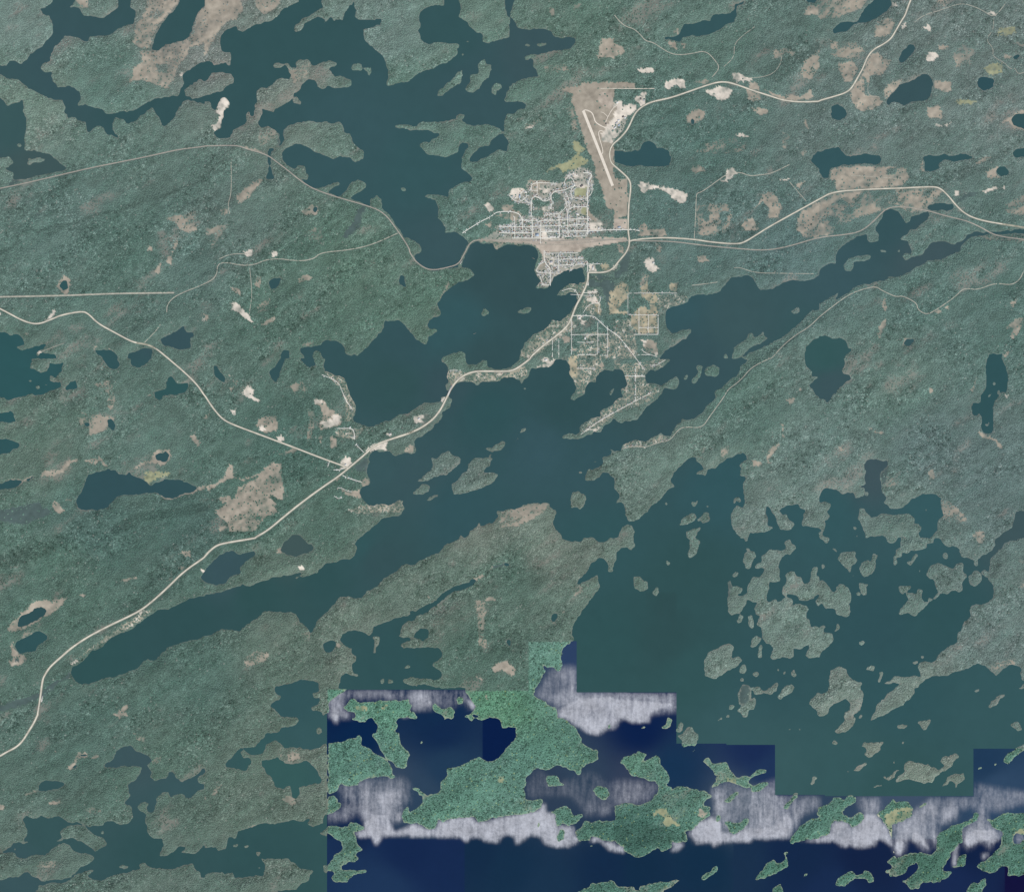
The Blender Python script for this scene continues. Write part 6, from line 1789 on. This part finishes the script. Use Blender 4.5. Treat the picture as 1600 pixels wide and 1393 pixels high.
# bridges
def box(x0, x1, y0, y1, z0, z1):
    v_ = np.array([[x, y, z] for z in (z0, z1) for y in (y0, y1) for x in (x0, x1)], float)
    f_ = np.array([[0, 2, 3, 1], [4, 5, 7, 6], [0, 1, 5, 4], [2, 6, 7, 3], [1, 3, 7, 5], [0, 4, 6, 2]]); return v_, f_
def boxes(name, bs, material, parent=None, loc=None, rz=0.):
    V, F, n = [], [], 0
    for b in bs:
        v_, f_ = box(*b); V.append(v_); F.append(f_+n); n += len(v_)
    o = mesh(name, np.vstack(V), np.vstack(F), material, parent=parent)
    return o
def empty(name, px, py, z, rz, label, cat, group=None):
    o = bpy.data.objects.new(name, None); C.objects.link(o); o.location = (float(X(px)), float(Y(py)), float(z)); o.rotation_euler = (0, 0, rz)
    o.empty_display_size = 10
    return tag(o, label, cat, group)
def bridge(p0, p1, width, z, label, rail=False):
    L = math.hypot(p1[0]-p0[0], p1[1]-p0[1])*S; rz = math.atan2(-(p1[1]-p0[1]), p1[0]-p0[0])
    e = empty('railway_bridge' if rail else 'road_bridge', (p0[0]+p1[0])/2, (p0[1]+p1[1])/2, 0, rz, label, 'bridge')
    w2 = width/2
    boxes('deck', [(-L/2, L/2, -w2, w2, z-1.5, z)], M['deck'], e)
    for s in (-1, 1): boxes('railing', [(-L/2, L/2, s*w2-.5, s*w2+.5, z+.003, z+1.4)], M['deck'], e)
    n = max(2, int(L/45))
    for k in range(n):
        x = -L/2+L*(k+.5)/n; boxes('pier', [(x-2, x+2, -w2*.8, w2*.8, -5, z-1.503)], M['deck'], e)
bridge((699.5, 618), (706, 602), 30, 6.2, 'pale road bridge carrying the highway over the narrows between two lakes')
bridge((718.3, 414), (722, 407), 14, 6.0, 'short railway bridge where the causeway meets the wooded point', True)
bridge((919, 437), (918.7, 446), 26, 6.4, 'road bridge over the creek mouth beside the little bay')
bridge((66.5, 1086), (65, 1096), 24, 6.4, 'road bridge over the grey creek near the lower left edge')

# ---------------------------------------------------------------- buildings
def gable(l, w_, h, rh):
    a_, b_ = l/2, w_/2; e = .6
    v_ = [(-a_, -b_, 0), (a_, -b_, 0), (a_, b_, 0), (-a_, b_, 0), (-a_, -b_, h), (a_, -b_, h), (a_, b_, h), (-a_, b_, h), (-a_, 0, h+rh), (a_, 0, h+rh)]
    r_ = [(-a_-e, -b_-e, h-.3), (a_+e, -b_-e, h-.3), (a_+e, 0, h+rh+.25), (-a_-e, 0, h+rh+.25), (-a_-e, b_+e, h-.3), (a_+e, b_+e, h-.3)]
    return v_+r_, [(0, 1, 5, 4), (1, 2, 6, 5), (2, 3, 7, 6), (3, 0, 4, 7), (4, 8, 7), (5, 6, 9)], [(10, 11, 12, 13), (13, 12, 15, 14)]
def pymesh(name, v_, f_, mats, idx):
    me = bpy.data.meshes.new(name); me.from_pydata([tuple(map(float, q)) for q in v_], [], f_)
    for m_ in mats: me.materials.append(m_)
    me.polygons.foreach_set('material_index', np.array(idx, np.int32)); me.update(); return me
HOUSE = []
for k, (l, w_, col) in enumerate([(19, 13, 'white'), (18, 12, 'grey'), (20, 13, 'white'), (17, 12, 'tan'), (18, 13, 'dark'), (21, 14, 'white'), (17, 12, 'red'), (18, 12, 'blue'), (16, 11, 'grey')]):
    v_, wf, rf = gable(l, w_, 4.5, 3); HOUSE.append((pymesh('house', v_, wf+rf, [M['wall'], M['roof_'+col]], [0]*len(wf)+[1]*len(rf)), col, l))
spots = []; taken = {}
def try_spot(px, py, rz, region, gap=1.35, street=None):
    k = (int(px/gap), int(py/gap))
    for dx in (-1, 0, 1):
        for dy in (-1, 0, 1):
            q = taken.get((k[0]+dx, k[1]+dy))
            if q and math.hypot(q[0]-px, q[1]-py) < gap: return
    if near(road_px, np.array([px]), np.array([py]))[0] or bil(sd, np.array([px]), np.array([py]))[0] < 1.6: return
    for b in BUILD:
        if abs(b[0]-px) < max(b[2], b[3])/S*.7+1 and abs(b[1]-py) < max(b[2], b[3])/S*.7+1: return
    taken[k] = (px, py); spots.append((px, py, rz, region, street))
# map x, map y, length m, width m, turn (deg), height, roof, kind, label
BUILD = [
 (861.3, 409.2, 52, 40, 0, 9, 'grey', 'school', 'large building with a grey roof in the big white lot south of the rail yard'),
 (862.2, 402.8, 40, 22, 0, 7, 'white', 'warehouse', 'white shed on the upper edge of the big white south lot'),
 (926.3, 418.8, 74, 26, 88, 9, 'white', 'hospital', 'long white building in the fenced lot east of the little bay'),
 (891.8, 422.0, 46, 18, 12, 6, 'white', 'boathouse', 'white waterfront building on the shore of the little bay'),
 (839.3, 367.0, 66, 56, 0, 9, 'blue', 'arena', 'big blue grey roofed building in the pale lot at the west of the grid'),
 (908.7, 290.5, 62, 34, 40, 8, 'dark', 'school', 'dark roofed school above the sports field'),
 (902, 334.5, 60, 30, -25, 8, 'white', 'school', 'white school building beside the lower sports field'),
 (812, 306.5, 30, 70, 0, 8, 'blue', 'hall', 'tall narrow blue roofed building inside the crescent'),
 (821, 300, 54, 26, -15, 7, 'white', 'hall', 'white roofed hall beside the blue one in the crescent'),
 (805, 309, 40, 22, 35, 7, 'white', 'hall', 'white angled building on the left side of the crescent'),
 (966.8, 188.6, 42, 34, 12, 10, 'white', 'hangar', 'white hangar at the upper end of the airport apron'),
 (973.5, 182.5, 40, 28, 20, 9, 'dark', 'hangar', 'dark roofed hangar nearest the bend of the airport highway'),
 (976.8, 184.5, 36, 30, 20, 9, 'white', 'hangar', 'white hangar beside the dark roofed one by the highway bend'),
 (963.5, 192.2, 58, 30, 40, 9, 'grey', 'hangar', 'grey hangar in the middle of the apron row'),
 (961, 199.5, 58, 30, 40, 9, 'white', 'terminal', 'white airport terminal set askew by the apron'),
 (967.2, 195.8, 46, 26, 40, 8, 'blue', 'hangar', 'blue roofed hangar behind the terminal'),
 (957.5, 204.5, 44, 26, 45, 8, 'green', 'hangar', 'greenish hangar at the corner of the pale apron'),
 (947, 193.5, 30, 24, 40, 8, 'dark', 'hangar', 'small dark roofed hangar alone left of the apron'),
 (964.5, 160.5, 44, 30, 45, 8, 'white', 'hangar', 'white shed at the top cul de sac of the airport'),
 (1001, 154.5, 26, 40, 0, 7, 'dark', 'workshop', 'dark workshop in the pale yard north of the airport highway'),
 (1006, 157, 24, 40, 0, 7, 'grey', 'workshop', 'grey workshop beside the dark one north of the airport highway'),
 (914.3, 528.5, 26, 44, 0, 7, 'white', 'barn', 'white barn north of the straight suburb lane'),
 (905.3, 496.5, 44, 34, 0, 8, 'white', 'warehouse', 'white warehouse at the head of the southern suburb'),
 (935.5, 356.5, 44, 26, 80, 8, 'white', 'store', 'white store building at the east end of the main cross street'),
 (967.5, 355, 60, 30, 5, 8, 'blue', 'store', 'blue grey store beside the airport road junction'),
 (876, 371.5, 40, 24, 0, 8, 'dark', 'store', 'dark roofed station building on the edge of the rail yard'),
 (867, 369.5, 36, 20, 0, 8, 'white', 'store', 'white store beside the rail yard crossing'),
 (855, 406, 30, 20, 0, 7, 'tan', 'warehouse', 'tan shed on the west side of the big south lot'),
 (546.8, 668, 46, 22, 60, 7, 'white', 'lodge', 'white lodge by the lane near the pits'),
 (540, 725.5, 40, 24, 30, 7, 'white', 'garage', 'white service garage in the yard at the highway fork'),
 (525.5, 733.5, 44, 20, 0, 7, 'white', 'warehouse', 'white shed on the lane left of the fork yard'),
 (609.5, 678, 40, 26, 0, 7, 'white', 'warehouse', 'white building in the round clearing by the fork highway'),
 (853, 562, 54, 34, 10, 8, 'white', 'school', 'white school in the pale lot by the lakeshore highway'),
 (654.5, 654, 44, 30, 30, 8, 'white', 'warehouse', 'white shed in the sandy lot between lake and highway'),
 (1021, 410.5, 40, 30, 0, 8, 'white', 'warehouse', 'white shed in the star shaped gravel yard'),
 (881, 348.3, 46, 28, 0, 9, 'white', 'store', 'white block at the busy middle crossing of the grid'),
 (872.5, 358, 24, 40, 5, 9, 'grey', 'store', 'grey shop block left of the middle crossing'),
]
for px, py, l, w_, rz, h, roof, nm, lab in BUILD:
    px, py = float(px), float(py)
    z = float(bil(Z, np.array([px]), np.array([py]))[0])
    e = empty(nm, px, py, z, math.radians(rz), lab, nm, 'larger buildings')
    a_, b_ = l/2, w_/2
    boxes('walls', [(-a_, a_, -b_, b_, -2, h)], M['wall'], e)
    if nm in ('hangar', 'barn', 'workshop', 'boathouse', 'lodge'):
        v_ = [(-a_-1, -b_-1, h+.05), (a_+1, -b_-1, h+.05), (a_+1, b_+1, h+.05), (-a_-1, b_+1, h+.05), (-a_-1, 0, h+4), (a_+1, 0, h+4)]
        me = pymesh('roof', v_, [(0, 1, 5, 4), (2, 3, 4, 5), (0, 4, 3), (1, 2, 5)], [M['roof_'+roof]], [0]*4)
        o = bpy.data.objects.new('roof', me); C.objects.link(o); o.parent = e
    else:
        boxes('roof', [(-a_-.8, a_+.8, -b_-.8, b_+.8, h+.01, h+1)], M['roof_'+roof], e)
        boxes('roof_unit', [(-a_*.4, -a_*.1, -b_*.3, b_*.2, h+1.01, h+3)], M['roof_grey'], e)
        boxes('entrance', [(-4, 4, -b_-4, -b_-.01, -2, 4)], M['wall'], e)
for kind, wd, lab, p in roads:
    if kind not in ('street', 'highway', 'gravel_road'): continue
    q = resample(p, 1.45); tg = np.gradient(q, axis=0); tg /= np.hypot(tg[:, 0], tg[:, 1])[:, None]+1e-9
    for (x, y), (ux, uy) in zip(q, tg):
        c = near(cover, np.array([x]), np.array([y]))[0]
        for s in (-1, 1):
            off = wd/S*.65+1.15+random.uniform(-.15, .25); px, py = x-uy*off*s, y+ux*off*s
            c2 = near(cover, np.array([px]), np.array([py]))[0]
            pr = .9 if c2 == 6 else .5 if c2 == 7 else (.25 if kind == 'street' and c2 != 4 else 0)
            if random.random() < pr:
                try_spot(px, py, math.atan2(-uy, ux)+(0 if random.random() < .8 else math.pi/2), 'town' if y < 378 else 'south' if y < 432 else 'suburb', 1.35, lab)
            if c2 == 6 and random.random() < .6:
                off += 1.75; try_spot(x-uy*off*s+random.uniform(-.3, .3), y+ux*off*s+random.uniform(-.3, .3), math.atan2(-uy, ux), 'town' if y < 378 else 'south', 1.35, lab)
for _ in range(2600):
    px, py = random.uniform(520, 1100), random.uniform(380, 760)
    if near(cover, np.array([px]), np.array([py]))[0] == 7 and random.random() < .5: try_spot(px, py, random.uniform(0, 3.14), 'shore', 2.4)
LABH = {'town': ('little gabled house on the street grid north of the rail yard', 'houses of the town street grid'),
        'south': ('little gabled house in the blocks between the rail yard and the little bay', 'houses of the south blocks'),
        'suburb': ('little gabled house beside a lane of the wooded southern suburb', 'houses of the southern suburb'),
        'shore': ('lone cottage among the trees along the lake shores south of town', 'lakeshore cottages')}
random.shuffle(spots)
pick = [(s, random.randrange(len(HOUSE)) if s[3] in ('town', 'south') or random.random() < .25 else random.choice((1, 3, 4, 8))) for s in spots]
pick.sort(key=lambda q: -HOUSE[q[1]][2]-(2 if HOUSE[q[1]][1] == 'white' else 0))
V, F, I, n = [], [], [], 0
for i, ((px, py, rz, reg, street), k) in enumerate(pick):
    z = float(bil(Z, np.array([px]), np.array([py]))[0]); x, y = float(X(px)), float(Y(py))
    if i < 296:
        o = bpy.data.objects.new('house' if reg != 'shore' else 'cottage', HOUSE[k][0]); C.objects.link(o); o.location = (x, y, z); o.rotation_euler = (0, 0, rz)
        lab, grp = LABH[reg]; lab = lab.replace('little', HOUSE[k][1]+' roofed', 1) if 'little gabled' in lab else lab.replace('lone', 'lone '+HOUSE[k][1]+' roofed')
        if street: lab = ' '.join((f'{HOUSE[k][1]} roofed house on the '+street).split()[:16]); grp = 'houses along the '+street
        tag(o, lab, 'house', grp+', '+HOUSE[k][1]+' roofs')
    else:
        v_, wf, rf = gable(HOUSE[k][2], HOUSE[k][2]*.68, 4.5, 3); cs, sn = math.cos(rz), math.sin(rz)
        V += [(x+a_*cs-b_*sn, y+a_*sn+b_*cs, z+c_) for a_, b_, c_ in v_]
        F += [tuple(j+n for j in f_) for f_ in wf+rf]; n += len(v_); mi = 1+['white', 'grey', 'tan', 'dark', 'red', 'blue'].index(HOUSE[k][1]); I += [0]*len(wf)+[mi]*len(rf)
print('HOUSES', len(pick))
if V:
    me = pymesh('houses', V, F, [M['wall']]+[M['roof_'+c] for c in ('white', 'grey', 'tan', 'dark', 'red', 'blue')], I)
    o = bpy.data.objects.new('houses', me); C.objects.link(o); tag(o, 'the many smaller houses packed along the town streets', kind='stuff')
# docks
for px, py, rz, l, lab in ((833.0, 403.5, 155, 60, 'wooden dock reaching into the town bay from the west shore of the point'), (889.5, 423.6, 100, 45, 'wooden dock below the waterfront building on the little bay'),
                       (741.5, 521, 20, 50, 'thin wooden dock off the wooded point opposite the town')):
    e = empty('dock', px, py, 0, math.radians(rz), lab, 'dock')
    boxes('deck', [(-l/2, l/2, -2.5, 2.5, 1.2, 1.7)], M['wood'], e)
    for k in range(4):
        x = -l/2+l*(k+.5)/4; boxes('post', [(x-.4, x+.4, -2.2, 2.2, -3, 1.197)], M['wood'], e)
